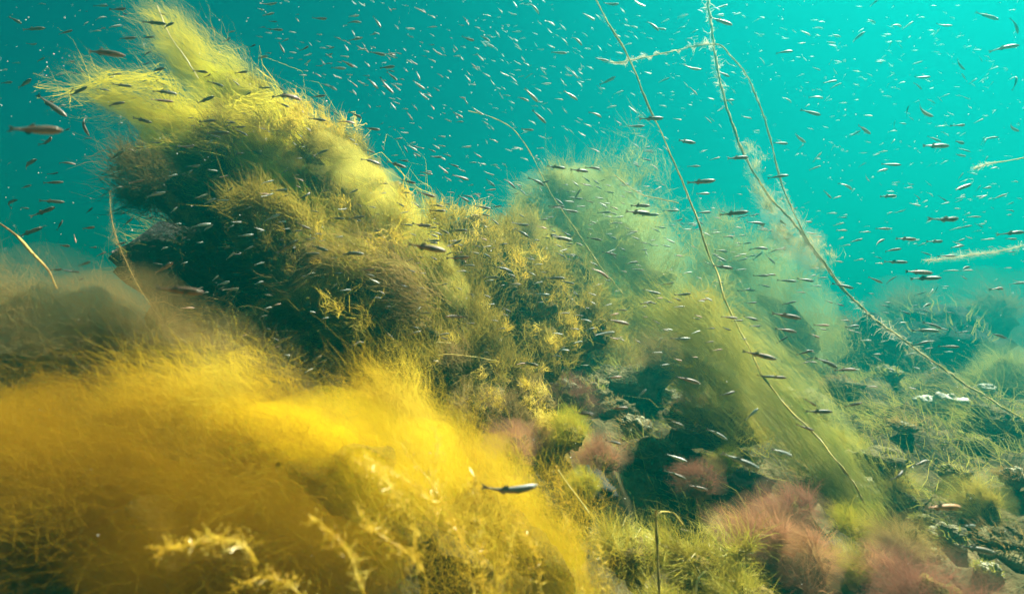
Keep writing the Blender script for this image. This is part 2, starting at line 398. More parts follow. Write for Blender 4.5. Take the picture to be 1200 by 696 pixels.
def puff_pts(sp, npuff, per, seed, L=(0.02, 0.045), t=(0.0, 1.0), shell=0.25, depthf=0.7, flow=0.6, out=0.35, rnd=0.8, size=0.5, seg=2,
             lump=(0.16, 0.16), gap=-0.2, gapscale=0.09, warp=((0.30, 0.022),), curl=0.28, inner=0.0, lift=0.15, tpow=1.0, edge=0.0):
    """short curled filaments in puffs over a plume; puffs keep to the billows and leave gaps between them"""
    g = R(seed)
    S, Rd, tmax = spine_xyz(sp); K = len(S)
    T = np.gradient(S, axis=0); T /= np.linalg.norm(T, axis=1, keepdims=True)
    e2 = np.array([0, 1.0, 0]) - T * T[:, 1:2]; e2 /= np.linalg.norm(e2, axis=1, keepdims=True); e1 = np.cross(T, e2)
    n = npuff * 4
    tt = t[0] + (t[1] - t[0]) * g.random(n) ** tpow
    k = np.clip((tt / tmax * (K - 1)).astype(int), 0, K - 1)
    th = g.uniform(0, 2 * math.pi, n); r = np.clip(1 - np.abs(g.normal(0, shell, n)) + edge * np.abs(g.normal(0, 1, n)) * (g.random(n) < 0.25), inner, 1.6)
    o = np.cos(th)[:, None] * e1[k] + depthf * np.sin(th)[:, None] * e2[k]
    c = S[k] + o * (r * Rd[k])[:, None]
    c = c + o * (Rd[k] * lump[1] * snoise(c, lump[0], seed + 2))[:, None]
    for i, (scl, am) in enumerate(warp): c = c + vnoise(c, scl, seed + 5 + i) * am
    keep = np.nonzero(snoise(c, gapscale, seed + 3) + 0.4 * snoise(c, gapscale * 0.4, seed + 4) > gap)[0][:npuff]
    c, k, o = c[keep], k[keep], o[keep]; m = len(c)
    ps = g.uniform(0.6, 1.5, m)
    i = np.repeat(np.arange(m), per); N = len(i)
    Ls = g.uniform(L[0], L[1], N) * ps[i]
    st = c[i] + g.normal(size=(N, 3)) * (size * 0.5 * (L[0] + L[1]) * 0.5 * ps[i])[:, None]
    v = g.normal(size=(N, 3)); v /= np.linalg.norm(v, axis=1, keepdims=True)
    pd = g.normal(size=(m, 3)) * 0.35
    dr = v * rnd + T[k[i]] * flow + o[i] * out + pd[i] + np.array([0, 0, lift])
    dr /= np.linalg.norm(dr, axis=1, keepdims=True)
    q = np.linspace(0, 1, seg + 1)[None, :, None]
    pts = st[:, None] + dr[:, None] * Ls[:, None, None] * q
    bow = np.cross(dr, g.normal(size=(N, 3)))
    pts = pts + bow[:, None] * (Ls[:, None, None] * curl * 1.2 * (q - q * q))
    pts = pts + vnoise(pts, 0.8 * (L[0] + L[1]), seed + 8, 8) * (Ls[:, None, None] * curl * q)
    return pts

def puffs(root, pname, sp, npuff, per, seed, mat, width, core=None, **kw):
    base = np.array(root.location); g = R(seed + 1000)
    pts = puff_pts(sp, npuff, per, seed, **kw); N = len(pts)
    o = link(pname, local(ribbons(pname, pts, width * g.uniform(0.55, 1.45, N), g, 0.15), base), root, M[mat])
    o['kind'] = 'stuff'
    if core:
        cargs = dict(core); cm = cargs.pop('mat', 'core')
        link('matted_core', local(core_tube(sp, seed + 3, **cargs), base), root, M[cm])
    return o

GM = {}
def gauze_mat(key, color, density, g=0.0):
    if (key, density) in GM: return GM[key, density]
    m = bpy.data.materials.new(key + '_gauze'); m.use_nodes = True; t = m.node_tree; t.nodes.clear()
    out = t.nodes.new('ShaderNodeOutputMaterial'); pv = t.nodes.new('ShaderNodeVolumePrincipled')
    pv.inputs['Color'].default_value = (*color, 1); pv.inputs['Density'].default_value = density; pv.inputs['Anisotropy'].default_value = g
    t.links.new(pv.outputs[0], out.inputs['Volume']); GM[key, density] = m
    return m
GC = {'amber': (0.36, 0.205, 0.003), 'gold': (0.99, 0.735, 0.014), 'yellow': (0.94, 0.90, 0.04), 'olive': (0.78, 0.72, 0.16), 'green': (0.66, 0.74, 0.28), 'dun': (0.34, 0.22, 0.055), 'mauve': (0.62, 0.34, 0.18), 'rust': (0.42, 0.22, 0.12), 'bronze': (0.62, 0.46, 0.06), 'beige': (0.80, 0.62, 0.30)}
def hull_mesh(S, Rd, seed, f, depthf, lump, q0=0.12, q1=0.25, sides=28):
    K = len(S); T = np.gradient(S, axis=0); T /= np.linalg.norm(T, axis=1, keepdims=True)
    e2 = np.array([0, 1.0, 0]) - T * T[:, 1:2]; e2 /= np.linalg.norm(e2, axis=1, keepdims=True); e1 = np.cross(T, e2)
    q = np.linspace(0, 1, K); prof = np.sqrt(np.clip(q / q0, 0.0, 1) * (2 - np.clip(q / q0, 0, 1)) + 1e-5) * np.sqrt(np.clip((1 - q) / q1, 0, 1) * (2 - np.clip((1 - q) / q1, 0, 1)) + 1e-5)
    th = np.linspace(0, 2 * math.pi, sides, endpoint=False); r = (Rd * f * prof)[:, None]
    V = S[:, None] + r[..., None] * (np.cos(th)[None, :, None] * e1[:, None] + depthf * np.sin(th)[None, :, None] * e2[:, None])
    m = float(Rd.mean())
    V = V + (vnoise(V, m * 2.6, seed) * m * lump + vnoise(V, m * 1.1, seed + 1) * m * lump * 0.5) * prof[:, None, None]
    i = np.arange(K * sides).reshape(K, sides); j = np.roll(i, -1, axis=1)
    a, b, c, d = i[:-1].ravel(), j[:-1].ravel(), j[1:].ravel(), i[1:].ravel()
    Fc = np.vstack([np.stack([a, b, c], 1), np.stack([a, c, d], 1)])
    n = K * sides; V = np.vstack([V.reshape(-1, 3), V[0].mean(0)[None], V[-1].mean(0)[None]])
    Fc = np.vstack([Fc, np.stack([np.full(sides, n), j[0], i[0]], 1), np.stack([np.full(sides, n + 1), i[-1], j[-1]], 1)])
    c_ = V.mean(0); q_ = V[Fc]; vol = np.einsum('ij,ij->i', q_[:, 0] - c_, np.cross(q_[:, 1] - c_, q_[:, 2] - c_)).sum()
    if vol < 0: Fc = Fc[:, ::-1]                       # faces look outwards
    return mesh_np('gauze', V, Fc, True)
def gauze(root, sp, color, density, seed, f=1.0, t=(0.0, 1.0), depthf=0.7, lump=0.22, g=0.0, q0=0.12, q1=0.3):
    """the finest threads, far too thin to tell apart: a closed cloud of even density"""
    S, Rd, tmax = spine_xyz(sp); K = len(S); a, b = int(K * t[0] / tmax), int(K * t[1] / tmax)
    me = hull_mesh(S[a:b:5], Rd[a:b:5], seed, f, depthf, lump, q0, q1)
    o = link('gauze', local(me, np.array(root.location)), root, gauze_mat(color, GC[color], density, g)); o['kind'] = 'stuff'
    return o

def folds(root, sp, colors, n, seed, density, t=(0.1, 0.7), length=(0.3, 0.5), rad=(0.16, 0.30), u=(-0.9, 0.9), wave=0.12):
    """long thin fronds of gauze lying in waves along the side that faces the lens"""
    g = R(seed); S, Rd, tmax = spine_xyz(sp); K = len(S)
    T = np.gradient(S, axis=0); T /= np.linalg.norm(T, axis=1, keepdims=True)
    e2 = np.array([0, 1.0, 0]) - T * T[:, 1:2]; e2 /= np.linalg.norm(e2, axis=1, keepdims=True); e1 = np.cross(T, e2)
    for k in range(n):
        a = g.uniform(*t); b = min(a + g.uniform(*length), tmax * 0.98)
        i = np.linspace(a / tmax, b / tmax, 26) * (K - 1); i = i.astype(int); q = np.linspace(0, 1, 26)
        uu = (u[0] + (u[1] - u[0]) * (k + g.uniform(0.2, 0.8)) / n) + wave * np.sin(g.uniform(0, 6.28) + q * g.uniform(3, 7))
        vv = -0.72 * np.sqrt(np.clip(1 - np.clip(uu, -0.95, 0.95) ** 2, 0.05, 1))
        c = S[i] + (Rd[i] * uu)[:, None] * e1[i] + (Rd[i] * vv)[:, None] * e2[i]
        me = hull_mesh(c, Rd[i] * g.uniform(*rad), seed + k, 1.0, 0.6, 0.28, 0.25, 0.6, sides=16)
        col = colors[k % len(colors)]
        o = link('frond', local(me, np.array(root.location)), root, gauze_mat(col, GC[col], density)); o['kind'] = 'stuff'

# ---- the great plume sweeping up to the left
A_low = [(525, 440, 1.00, 60), (475, 345, 1.00, 74), (400, 255, 1.00, 72), (315, 195, 1.00, 54), (228, 160, 1.00, 34), (142, 128, 1.00, 20)]
A_top = [(495, 385, 1.10, 48), (445, 285, 1.10, 50), (385, 207, 1.10, 44), (316, 148, 1.10, 36), (254, 106, 1.10, 27), (204, 66, 1.10, 19)]
ra = algae_thing('algae_plume', 'largest plume of golden olive algae sweeping up and left to two pale tips', base_of(A_low))
puffs(ra, 'filaments', A_low, 1300, 30, 11, 'bronze', 0.0009, core=dict(f=0.70, t1=0.66, lump=0.22), L=(0.016, 0.044), t=(0, 0.78), out=0.1, flow=0.9, gap=0.15, lump=(0.13, 0.20))
puffs(ra, 'filaments', A_top, 1000, 30, 13, 'bronze', 0.0009, core=dict(f=0.66, t1=0.60, lump=0.22), L=(0.016, 0.044), t=(0, 0.75), out=0.1, flow=0.9, gap=0.15, lump=(0.13, 0.20))
puffs(ra, 'silky_tip', A_low, 330, 24, 12, 'tip', 0.0003, L=(0.03, 0.08), t=(0.50, 1.04), shell=0.5, flow=1.7, rnd=0.45, out=0.1, gap=-0.9, curl=0.18, seg=3, edge=0.25)
puffs(ra, 'silky_tip', A_top, 300, 24, 14, 'tip', 0.0003, L=(0.03, 0.08), t=(0.52, 1.06), shell=0.5, flow=1.7, rnd=0.45, out=0.1, gap=-0.9, curl=0.18, seg=3, edge=0.25)
puffs(ra, 'golden_crumbs', A_low, 300, 26, 15, 'goldtuft', 0.0011, L=(0.010, 0.026), t=(0.05, 0.62), shell=0.10, lump=(0.11, 0.22), gap=0.35, gapscale=0.12, curl=0.45)
puffs(ra, 'golden_crumbs', A_top, 220, 26, 16, 'goldtuft', 0.0011, L=(0.010, 0.026), t=(0.05, 0.62), shell=0.10, lump=(0.11, 0.22), gap=0.35, gapscale=0.12, curl=0.45)
gauze(ra, A_low, 'yellow', 15.0, 1201, f=0.95, t=(0.50, 1.12), q1=0.6)
gauze(ra, A_low, 'yellow', 15.0, 1202, f=0.65, t=(0.45, 1.0), q1=0.5)
gauze(ra, A_low, 'olive', 3.0, 1203, f=1.05, t=(0.2, 0.9))
gauze(ra, A_top, 'yellow', 15.0, 1204, f=0.95, t=(0.50, 1.12), q1=0.6)
gauze(ra, A_top, 'olive', 3.0, 1205, f=1.05, t=(0.2, 0.9))
folds(ra, A_low, ['olive', 'yellow', 'bronze'], 11, 1301, 15.0, t=(0.10, 0.60), rad=(0.12, 0.34), wave=0.2)
folds(ra, A_top, ['olive', 'bronze', 'yellow'], 9, 1321, 15.0, t=(0.10, 0.60), rad=(0.12, 0.34), wave=0.2)
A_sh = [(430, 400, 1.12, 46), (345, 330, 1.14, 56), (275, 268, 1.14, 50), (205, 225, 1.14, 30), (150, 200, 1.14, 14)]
puffs(ra, 'shaded_underside', A_sh, 520, 22, 18, 'underside_shade', 0.0013, core=dict(f=0.72, t1=0.85, lump=0.25, mat='darkrock'), L=(0.025, 0.07), gap=-0.6, shell=0.3, edge=0.2)  # dark threads and near-black core put the hollow's shade into the colour
A_mid = [(505, 440, 0.84, 46), (440, 365, 0.84, 54), (372, 300, 0.84, 46), (322, 264, 0.84, 30), (282, 243, 0.84, 14)]
puffs(ra, 'filaments', A_mid, 420, 28, 19, 'bronze', 0.0009, core=dict(f=0.62, t1=0.7, lump=0.25), L=(0.016, 0.046), t=(0, 1.05), out=0.1, flow=1.0, gap=0.0, lump=(0.12, 0.2), edge=0.2)
puffs(ra, 'golden_crumbs', A_mid, 130, 24, 20, 'goldtuft', 0.0009, L=(0.010, 0.026), t=(0.05, 0.8), shell=0.1, lump=(0.1, 0.22), gap=0.3, curl=0.45)
folds(ra, A_mid, ['olive', 'bronze'], 6, 1351, 13.0, t=(0.1, 0.5), rad=(0.12, 0.3), wave=0.2)
folds(ra, A_sh, ['bronze'], 4, 1341, 16.0, t=(0.1, 0.5), rad=(0.12, 0.22))
lobe(ra, 'long_strands', A_low, 700, 10, 17, 'tip', 0.0011, tlen=(0.2, 0.5), t0=(0.1, 0.8), shell=0.15, stray=0.3)

# ---- crumbly golden mounds right of it
def mound(label, lumps, seed, mat='bronze', d=1.20, N=230, width=0.0014, name='algae_mound', core='core', group=None):
    b = P(lumps[0][0], lumps[0][1] + lumps[0][2], d)
    r = algae_thing(name, label, b, group)
    for i, (x, y, rad, *dz) in enumerate(lumps):
        dd = d + (dz[0] if dz else 0); q = dd / 1.3
        sp = [(x + rad * 0.55, y + rad * 0.95, dd, rad * 0.75), (x + rad * 0.28, y + rad * 0.4, dd, rad * 0.95), (x, y - rad * 0.1, dd, rad * 0.85), (x - rad * 0.4, y - rad * 0.6, dd, rad * 0.45)]
        n = int(N * (rad / 55.0) ** 1.3)
        puffs(r, 'tuft', sp, n, 28, seed + i * 3, mat, width * q, core=dict(f=0.74, t1=0.95, lump=0.26, mat=core), L=(0.016 * q, 0.050 * q), t=(0, 1.1), shell=0.2, lump=(0.12, 0.22), gap=-0.15, curl=0.35)
        puffs(r, 'golden_crumbs', sp, n // 3, 24, seed + i * 3 + 1, 'goldtuft', width * q, L=(0.012 * q, 0.030 * q), t=(0.1, 1.1), shell=0.08, lump=(0.12, 0.26), gap=0.3, curl=0.45)
    return r
mound('golden brown crumbly algae mound right of the largest plume', [(545, 300, 62), (590, 330, 58, 0.1), (520, 380, 55, -0.05), (600, 395, 55, 0.05), (650, 370, 50, 0.15), (560, 440, 45, -0.1)], 40)
mound('low golden brown algae hump where the largest plume is rooted', [(455, 345, 48, 0.08), (500, 415, 40), (440, 405, 32)], 70, d=0.97)

mound('brown algae slope between the golden cloud and the dark red tuft', [(560, 495, 42), (505, 485, 36, 0.05), (612, 470, 34, 0.05), (640, 530, 30, -0.05)], 180, mat='brown', d=0.88, N=200)
# ---- combed mass with the bright yellow crest
D_sp = [(525, 450, 0.90, 36), (450, 422, 0.90, 40), (370, 412, 0.90, 38), (290, 412, 0.90, 28), (215, 420, 0.90, 14)]
rd = algae_thing('algae_mat', 'dark combed algae mat with a bright yellow crest under the largest plume', base_of(D_sp))
puffs(rd, 'filaments', D_sp, 620, 24, 90, 'brown', 0.0010, core=dict(f=0.66, t1=0.85, lump=0.2), L=(0.02, 0.06), flow=1.2, rnd=0.6, gap=-0.4, warp=((0.25, 0.02),))
D_c = [(470, 405, 0.86, 20), (420, 388, 0.86, 20), (375, 380, 0.86, 15), (310, 392, 0.86, 8)]
puffs(rd, 'yellow_crest', D_c, 150, 24, 92, 'goldtuft', 0.0009, L=(0.012, 0.04), flow=1.2, rnd=0.6, gap=0.1, gapscale=0.05, curl=0.4, warp=((0.15, 0.012),))
D2 = [(520, 345, 0.80, 20), (440, 322, 0.80, 20), (370, 338, 0.80, 18), (300, 362, 0.80, 12), (240, 395, 0.80, 8)]
puffs(rd, 'draped_filaments', D2, 150, 22, 94, 'brown', 0.0008, L=(0.03, 0.08), flow=1.6, rnd=0.5, gap=-0.3, seg=4, shell=0.5)
folds(rd, D2, ['olive', 'bronze'], 4, 1371, 22.0, t=(0.0, 0.4), length=(0.4, 0.7), rad=(0.2, 0.4))
lobe(rd, 'long_strands', D_sp, 400, 9, 96, 'olive', 0.0009, tlen=(0.2, 0.5), t0=(0, 0.8), shell=0.2, stray=0.35)

# ---- paler plumes behind
C_sp = [(790, 420, 2.15, 52), (755, 345, 2.15, 64), (718, 285, 2.15, 62), (668, 242, 2.15, 48), (625, 212, 2.15, 26)]
rc = algae_thing('algae_plume', 'hazy green plume rising behind the mounds left of the first yellow cord', base_of(C_sp))
puffs(rc, 'filaments', C_sp, 900, 24, 110, 'green', 0.0012, core=dict(f=0.38, t1=0.55, lump=0.25), L=(0.04, 0.11), gap=-0.3, lump=(0.3, 0.3), gapscale=0.16, warp=((0.5, 0.07),), edge=0.4)
gauze(rc, C_sp, 'green', 2.6, 1210, f=1.08, t=(0.0, 1.1))
gauze(rc, C_sp, 'green', 2.6, 1211, f=0.8, t=(0.1, 1.0))
C2 = [(700, 440, 1.9, 40), (680, 380, 1.9, 48), (655, 330, 1.9, 44), (620, 290, 1.9, 34), (590, 262, 1.9, 18)]
rc2 = algae_thing('algae_plume', 'smaller olive plume in front of the hazy green plume', base_of(C2))
puffs(rc2, 'filaments', C2, 560, 24, 114, 'olive', 0.0017, core=dict(f=0.62, t1=0.75, lump=0.25), L=(0.03, 0.09), gap=-0.2, lump=(0.25, 0.2), gapscale=0.13)
gauze(rc2, C2, 'olive', 3.5, 1212, f=1.05, t=(0.0, 1.05))
C3 = [(960, 440, 2.3, 36), (915, 370, 2.3, 46), (870, 318, 2.3, 42), (825, 280, 2.3, 26)]
rc3 = algae_thing('algae_plume', 'faint green plume standing between the two yellow cords', base_of(C3))
puffs(rc3, 'filaments', C3, 420, 22, 118, 'green', 0.0010, core=dict(f=0.3, t1=0.5), L=(0.05, 0.12), gap=-0.2, shell=0.5, gapscale=0.16, warp=((0.5, 0.05),), edge=0.3)

gauze(rc3, C3, 'green', 2.2, 1213, f=1.1, t=(0.0, 1.1))
# ---- silky veil on the right
G_sp = [(1022, 600, 0.90, 16), (975, 540, 0.92, 38), (918, 475, 0.93, 52), (855, 420, 0.95, 46), (785, 375, 1.0, 28)]
rg = algae_thing('algae_veil', 'smooth olive green veil of algae with a straight edge above the pink tufts', base_of(G_sp))
puffs(rg, 'filaments', G_sp, 400, 20, 130, 'green', 0.0003, L=(0.05, 0.11), t=(0, 1.05), shell=0.7, depthf=0.22, flow=2.2, rnd=0.35, out=0.0, gap=-1.2, curl=0.10, seg=3, warp=((0.4, 0.012),), lump=(0.2, 0.06))
gauze(rg, G_sp, 'olive', 3.0, 1214, f=0.9, t=(0.0, 1.1), depthf=0.25, lump=0.26, q0=0.3, q1=0.6)
folds(rg, G_sp, ['olive', 'green'], 6, 1381, 8.0, t=(0.05, 0.5), rad=(0.10, 0.2), u=(-0.9, 0.7))
G2 = [(885, 525, 1.05, 22), (852, 460, 1.05, 32), (835, 405, 1.05, 32), (800, 370, 1.08, 20)]
rg2 = algae_thing('algae_plume', 'olive tufted plume left of the smooth green veil', base_of(G2))
puffs(rg2, 'filaments', G2, 420, 22, 134, 'olive', 0.0010, core=dict(f=0.45, t1=0.7), L=(0.02, 0.05), gap=-0.2, shell=0.35)

gauze(rg2, G2, 'olive', 6.0, 1215, f=1.05)
# ---- the golden mass close to the lens
F_parts = [
    ([(560, 760, 0.52, 80), (500, 640, 0.50, 98), (425, 572, 0.48, 94), (345, 540, 0.47, 88), (265, 525, 0.46, 72), (200, 512, 0.45, 48)], 2200, 'gold', 0.00018, 210),
    ([(420, 800, 0.46, 110), (330, 690, 0.43, 120), (215, 612, 0.41, 122), (90, 575, 0.40, 118), (-60, 550, 0.39, 100)], 2700, 'amber', 0.00011, 220),
    ([(690, 800, 0.58, 56), (640, 690, 0.57, 70), (585, 605, 0.56, 64), (530, 540, 0.56, 46), (470, 490, 0.55, 30)], 1200, 'gold', 0.00020, 230),
]
rf = algae_thing('algae_plume', 'glowing golden algae cloud close to the lens filling the lower left', base_of(F_parts[0][0]))
for sp, n, mt, wd, sd in F_parts:
    puffs(rf, 'filaments', sp, n, 22, sd, mt, wd, tpow=0.85, core=dict(f=0.34, t1=0.6, lump=0.2), L=(0.016, 0.048), t=(0, 1.15), shell=0.5, flow=0.8, rnd=0.75, out=0.15, gap=-2.2, gapscale=0.07, size=0.8, lump=(0.16, 0.10), curl=0.3, warp=((0.25, 0.014),), inner=0.15, edge=0.12, seg=3)
    lobe(rf, 'long_strands', sp, n // 8, 9, sd + 5, mt, wd * 0.9, tlen=(0.15, 0.45), t0=(0, 0.9), shell=0.3, stray=0.5, noises=((0.25, 0.018), (0.09, 0.009), (0.03, 0.004)))
for k, ((sp, n, mt, wd, sd), dn) in enumerate(zip(F_parts, (6.5, 9.0, 4.5))):
    gauze(rf, sp, ('gold', 'amber', 'gold')[k], dn, 1220 + 3 * k, f=1.02, t=(0.22 if k == 0 else 0, 1.2))
    gauze(rf, sp, ('gold', 'amber', 'gold')[k], dn, 1221 + 3 * k, f=0.75, t=(0.25 if k == 0 else 0, 1.15))
folds(rf, F_parts[0][0], ['gold', 'amber'], 7, 1361, 16.0, t=(0.2, 0.6), rad=(0.07, 0.18), u=(-0.8, 0.9))
F_veil = [(420, 530, 0.60, 56), (300, 470, 0.58, 66), (180, 425, 0.56, 72), (60, 390, 0.54, 74), (-60, 360, 0.52, 70)]
rv = algae_thing('algae_veil', 'thin brownish veil of algae behind the golden cloud at far left', base_of(F_veil))
puffs(rv, 'filaments', F_veil, 1300, 16, 240, 'dun', 0.00012, L=(0.015, 0.05), t=(0, 1.15), shell=0.8, flow=0.7, rnd=0.8, gap=-0.9, warp=((0.3, 0.020),), edge=0.15, seg=3)

for k, (f_, dn) in enumerate([(1.25, 2.4), (1.05, 3.0), (0.85, 3.6), (0.65, 4.2), (0.45, 4.8)]): gauze(rv, F_veil, 'dun', dn, 1240 + 2 * k, f=f_, t=(0, 1.2), lump=0.24, q0=0.6, q1=0.5)
print('TRIS plumes', TRIS[0])

# ---- beaded branches in the golden mass
def beaded(path, seed, label, r=0.0003, nb=26, blen=0.010, bead=0.00036, group='beaded algae branches in the golden cloud'):
    g = R(seed)
    c = catmull(np.array([P(a_, b_, d_ - 0.085) for a_, b_, d_ in path]), 60); base = c[0]
    root = algae_thing('beaded_branch', label, base, group)
    c = c + vnoise(c, 0.05, seed) * 0.0015
    link('stem', local(tube('stem', c, np.linspace(r, r * 0.5, 60), 5), base), root, M['bead'])
    N = nb * 3
    i = g.integers(4, 60, N); T = np.gradient(c, axis=0)[i]; T /= np.linalg.norm(T, axis=1, keepdims=True)
    dr = g.normal(size=(N, 3)) + T * 0.7; dr /= np.linalg.norm(dr, axis=1, keepdims=True)
    L = blen * g.uniform(0.35, 1.1, N); t = np.linspace(0, 1, 6)[None, :, None]
    pts = c[i][:, None] + dr[:, None] * L[:, None, None] * t
    pts = pts + vnoise(pts, 0.02, seed + 1) * 0.0016 * t
    link('branchlets', local(ribbons('branchlets', pts, r * 0.8, g, 0.6), base), root, M['bead'])
    m = N * 4
    bi = g.integers(0, N, m); bt = g.uniform(0.3, 1.0, m); k = (bt * 5).astype(int); k = np.minimum(k, 4)
    bc = pts[bi, k] + (pts[bi, k + 1] - pts[bi, k]) * g.random((m, 1)) + g.normal(0, 0.0006, (m, 3))
    link('beads', local(octas('beads', bc, bead * g.uniform(0.35, 1.0, m) , g, 1.7), base), root, M['bead'])

B = 'beaded yellow algae branch '
beaded([(560, 720, .42), (545, 640, .41), (510, 590, .40), (470, 560, .40), (430, 535, .40)], 301, B + 'arching over the middle of the golden cloud', nb=60)
beaded([(500, 700, .40), (490, 640, .39), (475, 590, .39), (450, 560, .39), (415, 540, .40)], 302, B + 'rising inside the largest arch', nb=60)
beaded([(565, 700, .45), (562, 640, .45), (558, 590, .45), (556, 560, .46)], 303, B + 'standing upright left of the large near fish', nb=70)
beaded([(545, 640, .43), (520, 590, .43), (500, 560, .44), (470, 520, .45)], 304, B + 'slanting up left towards the brown slope')
beaded([(512, 620, .44), (510, 570, .44), (515, 530, .45), (508, 500, .46)], 305, B + 'with a pale top rising above the golden cloud')
beaded([(425, 700, .36), (415, 660, .36), (390, 630, .36), (365, 610, .37)], 306, B + 'sloping down right in the dark lower gap')
beaded([(495, 668, .37), (470, 645, .37), (440, 620, .37), (420, 600, .38)], 307, B + 'below the arching branches')
beaded([(300, 660, .34), (285, 635, .34), (255, 628, .34), (215, 635, .35), (185, 640, .35)], 308, B + 'lying sideways alone at lower left', nb=36)
beaded([(560, 720, .40), (590, 670, .41), (600, 640, .42), (610, 610, .43)], 309, B + 'below the large near fish')
beaded([(690, 710, .5), (670, 640, .5), (660, 590, .51), (652, 550, .52)], 310, B + 'thin and upright right of the large near fish', nb=34)
beaded([(720, 720, .5), (712, 680, .5), (700, 640, .51)], 311, B + 'at the right edge of the golden cloud')
beaded([(380, 720, .36), (340, 690, .36), (310, 680, .36), (270, 690, .37)], 312, B + 'low at the bottom edge')
beaded([(640, 720, .44), (630, 670, .44), (620, 640, .45), (610, 620, .45)], 313, B + 'in the dark gap under the large near fish')

# ---- tufts
def tuft(px, py, rpx, seed, mat, label, N=2600, d=None, name='seaweed_tuft', width=None, curl=1.0, up=0.55, group=None, seg=3, flat=0.8, soft=None):
    soft = {'pink': 0.20, 'red': 0.18, 'lime': 0.14, 'brown': 0.2, 'green': 0.2, 'olive': 0.15, 'wiry': 0.0}[mat] if soft is None else soft
    c = on_ground(px, py + rpx * 0.75)
    if d is not None: c = P(px, py + rpx * 0.75, d)
    N = int(N * 0.78); dd = c[1]; s = rpx * dd / F; g = R(seed)
    root = algae_thing(name, label, c, group)
    # several bushy heads on one holdfast
    nh = 7; hd = g.normal(size=(nh, 3)) * np.array([0.55, 0.4, 0.35]) + np.array([-0.1, 0, 0.75])
    hi = g.integers(0, nh, N)
    v = g.normal(size=(N, 3)); v /= np.linalg.norm(v, axis=1, keepdims=True); v[:, 2] = v[:, 2] * flat + up * 0.5
    st = hd[hi] * s * 0.55 * g.uniform(0.3, 1.0, (N, 1)); L = s * g.uniform(0.25, 0.85, N)
    t = np.linspace(0, 1, seg + 1)[None, :, None]
    pts = st[:, None] + (v + np.array([-0.25, 0, 0.1]))[:, None] * L[:, None, None] * t
    pts = pts + (vnoise(pts, s * 1.0, seed) * s * 0.16 + vnoise(pts, s * 0.35, seed + 1) * s * 0.09 * curl) * t
    jd = g.normal(size=(N, 1, 3)); pts = pts + np.sin(g.uniform(0, 6, (N, 1, 1)) + t * g.uniform(4, 10, (N, 1, 1))) * jd * s * 0.025 * curl * t
    wd = (0.0007 * dd) if width is None else width
    o = link('filaments', ribbons('tuft', pts, wd * g.uniform(0.6, 1.4, N), g), root, M[mat]); o['kind'] = 'stuff'
    if soft:
        V, Fc = sphere_grid(20, 12)
        V = V * (1 + 0.16 * snoise(V, 1.4, seed + 4) + 0.08 * snoise(V, 0.6, seed + 5))[:, None] * np.array([0.95, 0.85, 0.75]) * s + np.array([-0.12, 0, 0.45]) * s
        V = np.vstack([V, V[:20].mean(0)[None], V[-20:].mean(0)[None]]); n_ = len(V); q_ = np.arange(20); r_ = np.roll(q_, -1)
        F3 = np.vstack([Fc[:, [0, 1, 2]], Fc[:, [0, 2, 3]], np.stack([np.full(20, n_ - 2), q_, r_], 1), np.stack([np.full(20, n_ - 1), n_ - 22 + r_, n_ - 22 + q_], 1)])
        gm = {'pink': 'mauve', 'red': 'rust', 'lime': 'yellow', 'brown': 'dun', 'green': 'green', 'olive': 'olive', 'wiry': 'olive'}[mat]
        o = link('gauze', mesh_np('gauze', V, F3, True), root, gauze_mat(gm, GC[gm], round(soft / s, 1))); o['kind'] = 'stuff'
    V, Fc = sphere_grid(16, 10); V = V * (1 + 0.2 * snoise(V, 1.0, seed))[:, None] * np.array([0.42, 0.40, 0.45]) * s + np.array([0, 0, s * 0.15])
    link('holdfast', mesh_np('holdfast', V, Fc, True), root, M['core'])
    return root
tuft(672, 452, 46, 401, 'red', 'dark red fluffy seaweed tuft beside the crusted stones', 3600)
tuft(605, 510, 46, 402, 'pink', 'pink fluffy seaweed tuft at the edge of the golden cloud', 4200, d=0.78)
tuft(640, 500, 30, 403, 'pink', 'small pink seaweed tuft right of the pink tuft by the golden cloud', 2200, d=0.82)
tuft(702, 520, 40, 404, 'pink', 'orange pink seaweed tuft topped by a thin dark fish', 3400, d=0.86)
tuft(668, 492, 34, 405, 'lime', 'bright yellow green seaweed tuft beside the orange pink tuft', 2800, d=0.80)
tuft(686, 560, 26, 406, 'lime', 'small yellow green tuft above the dark cleft', 2000, d=0.74)
tuft(895, 612, 62, 407, 'pink', 'big pink seaweed cloud left of the lime topped stone', 5600, d=0.70)
tuft(945, 640, 52, 408, 'pink', 'orange pink seaweed cloud low at the bottom right of centre', 4600, d=0.66)
tuft(930, 580, 44, 409, 'red', 'dusky red seaweed tuft under the smooth green veil', 3400, d=0.76)
tuft(820, 548, 34, 410, 'red', 'small red seaweed tuft under the two silver fish', 2600, d=0.82)
tuft(818, 472, 30, 411, 'red', 'dull red seaweed cap on the dark overhang', 2400, d=1.15)
tuft(1003, 605, 40, 412, 'lime', 'lime yellow seaweed tuft at the foot of the green veil', 3600, d=0.80)
tuft(1000, 650, 34, 413, 'lime', 'olive yellow seaweed tuft below the lime one', 2800, d=0.70)
tuft(1032, 655, 34, 414, 'pink', 'salmon pink seaweed tuft right of the lime tufts', 2600, d=0.68)
tuft(1100, 672, 80, 415, 'red', 'wide brownish red seaweed cloud at the bottom right', 4600, d=0.56)
tuft(1060, 620, 50, 416, 'brown', 'thin brown seaweed tuft between the orange fish and the pink tufts', 3000, d=0.72)
tuft(850, 535, 22, 417, 'lime', 'tiny yellow green sprig behind the large silver fish', 1400, d=0.86)
tuft(990, 512, 30, 418, 'lime', 'golden seaweed tuft in the grass right of the veil', 2000)
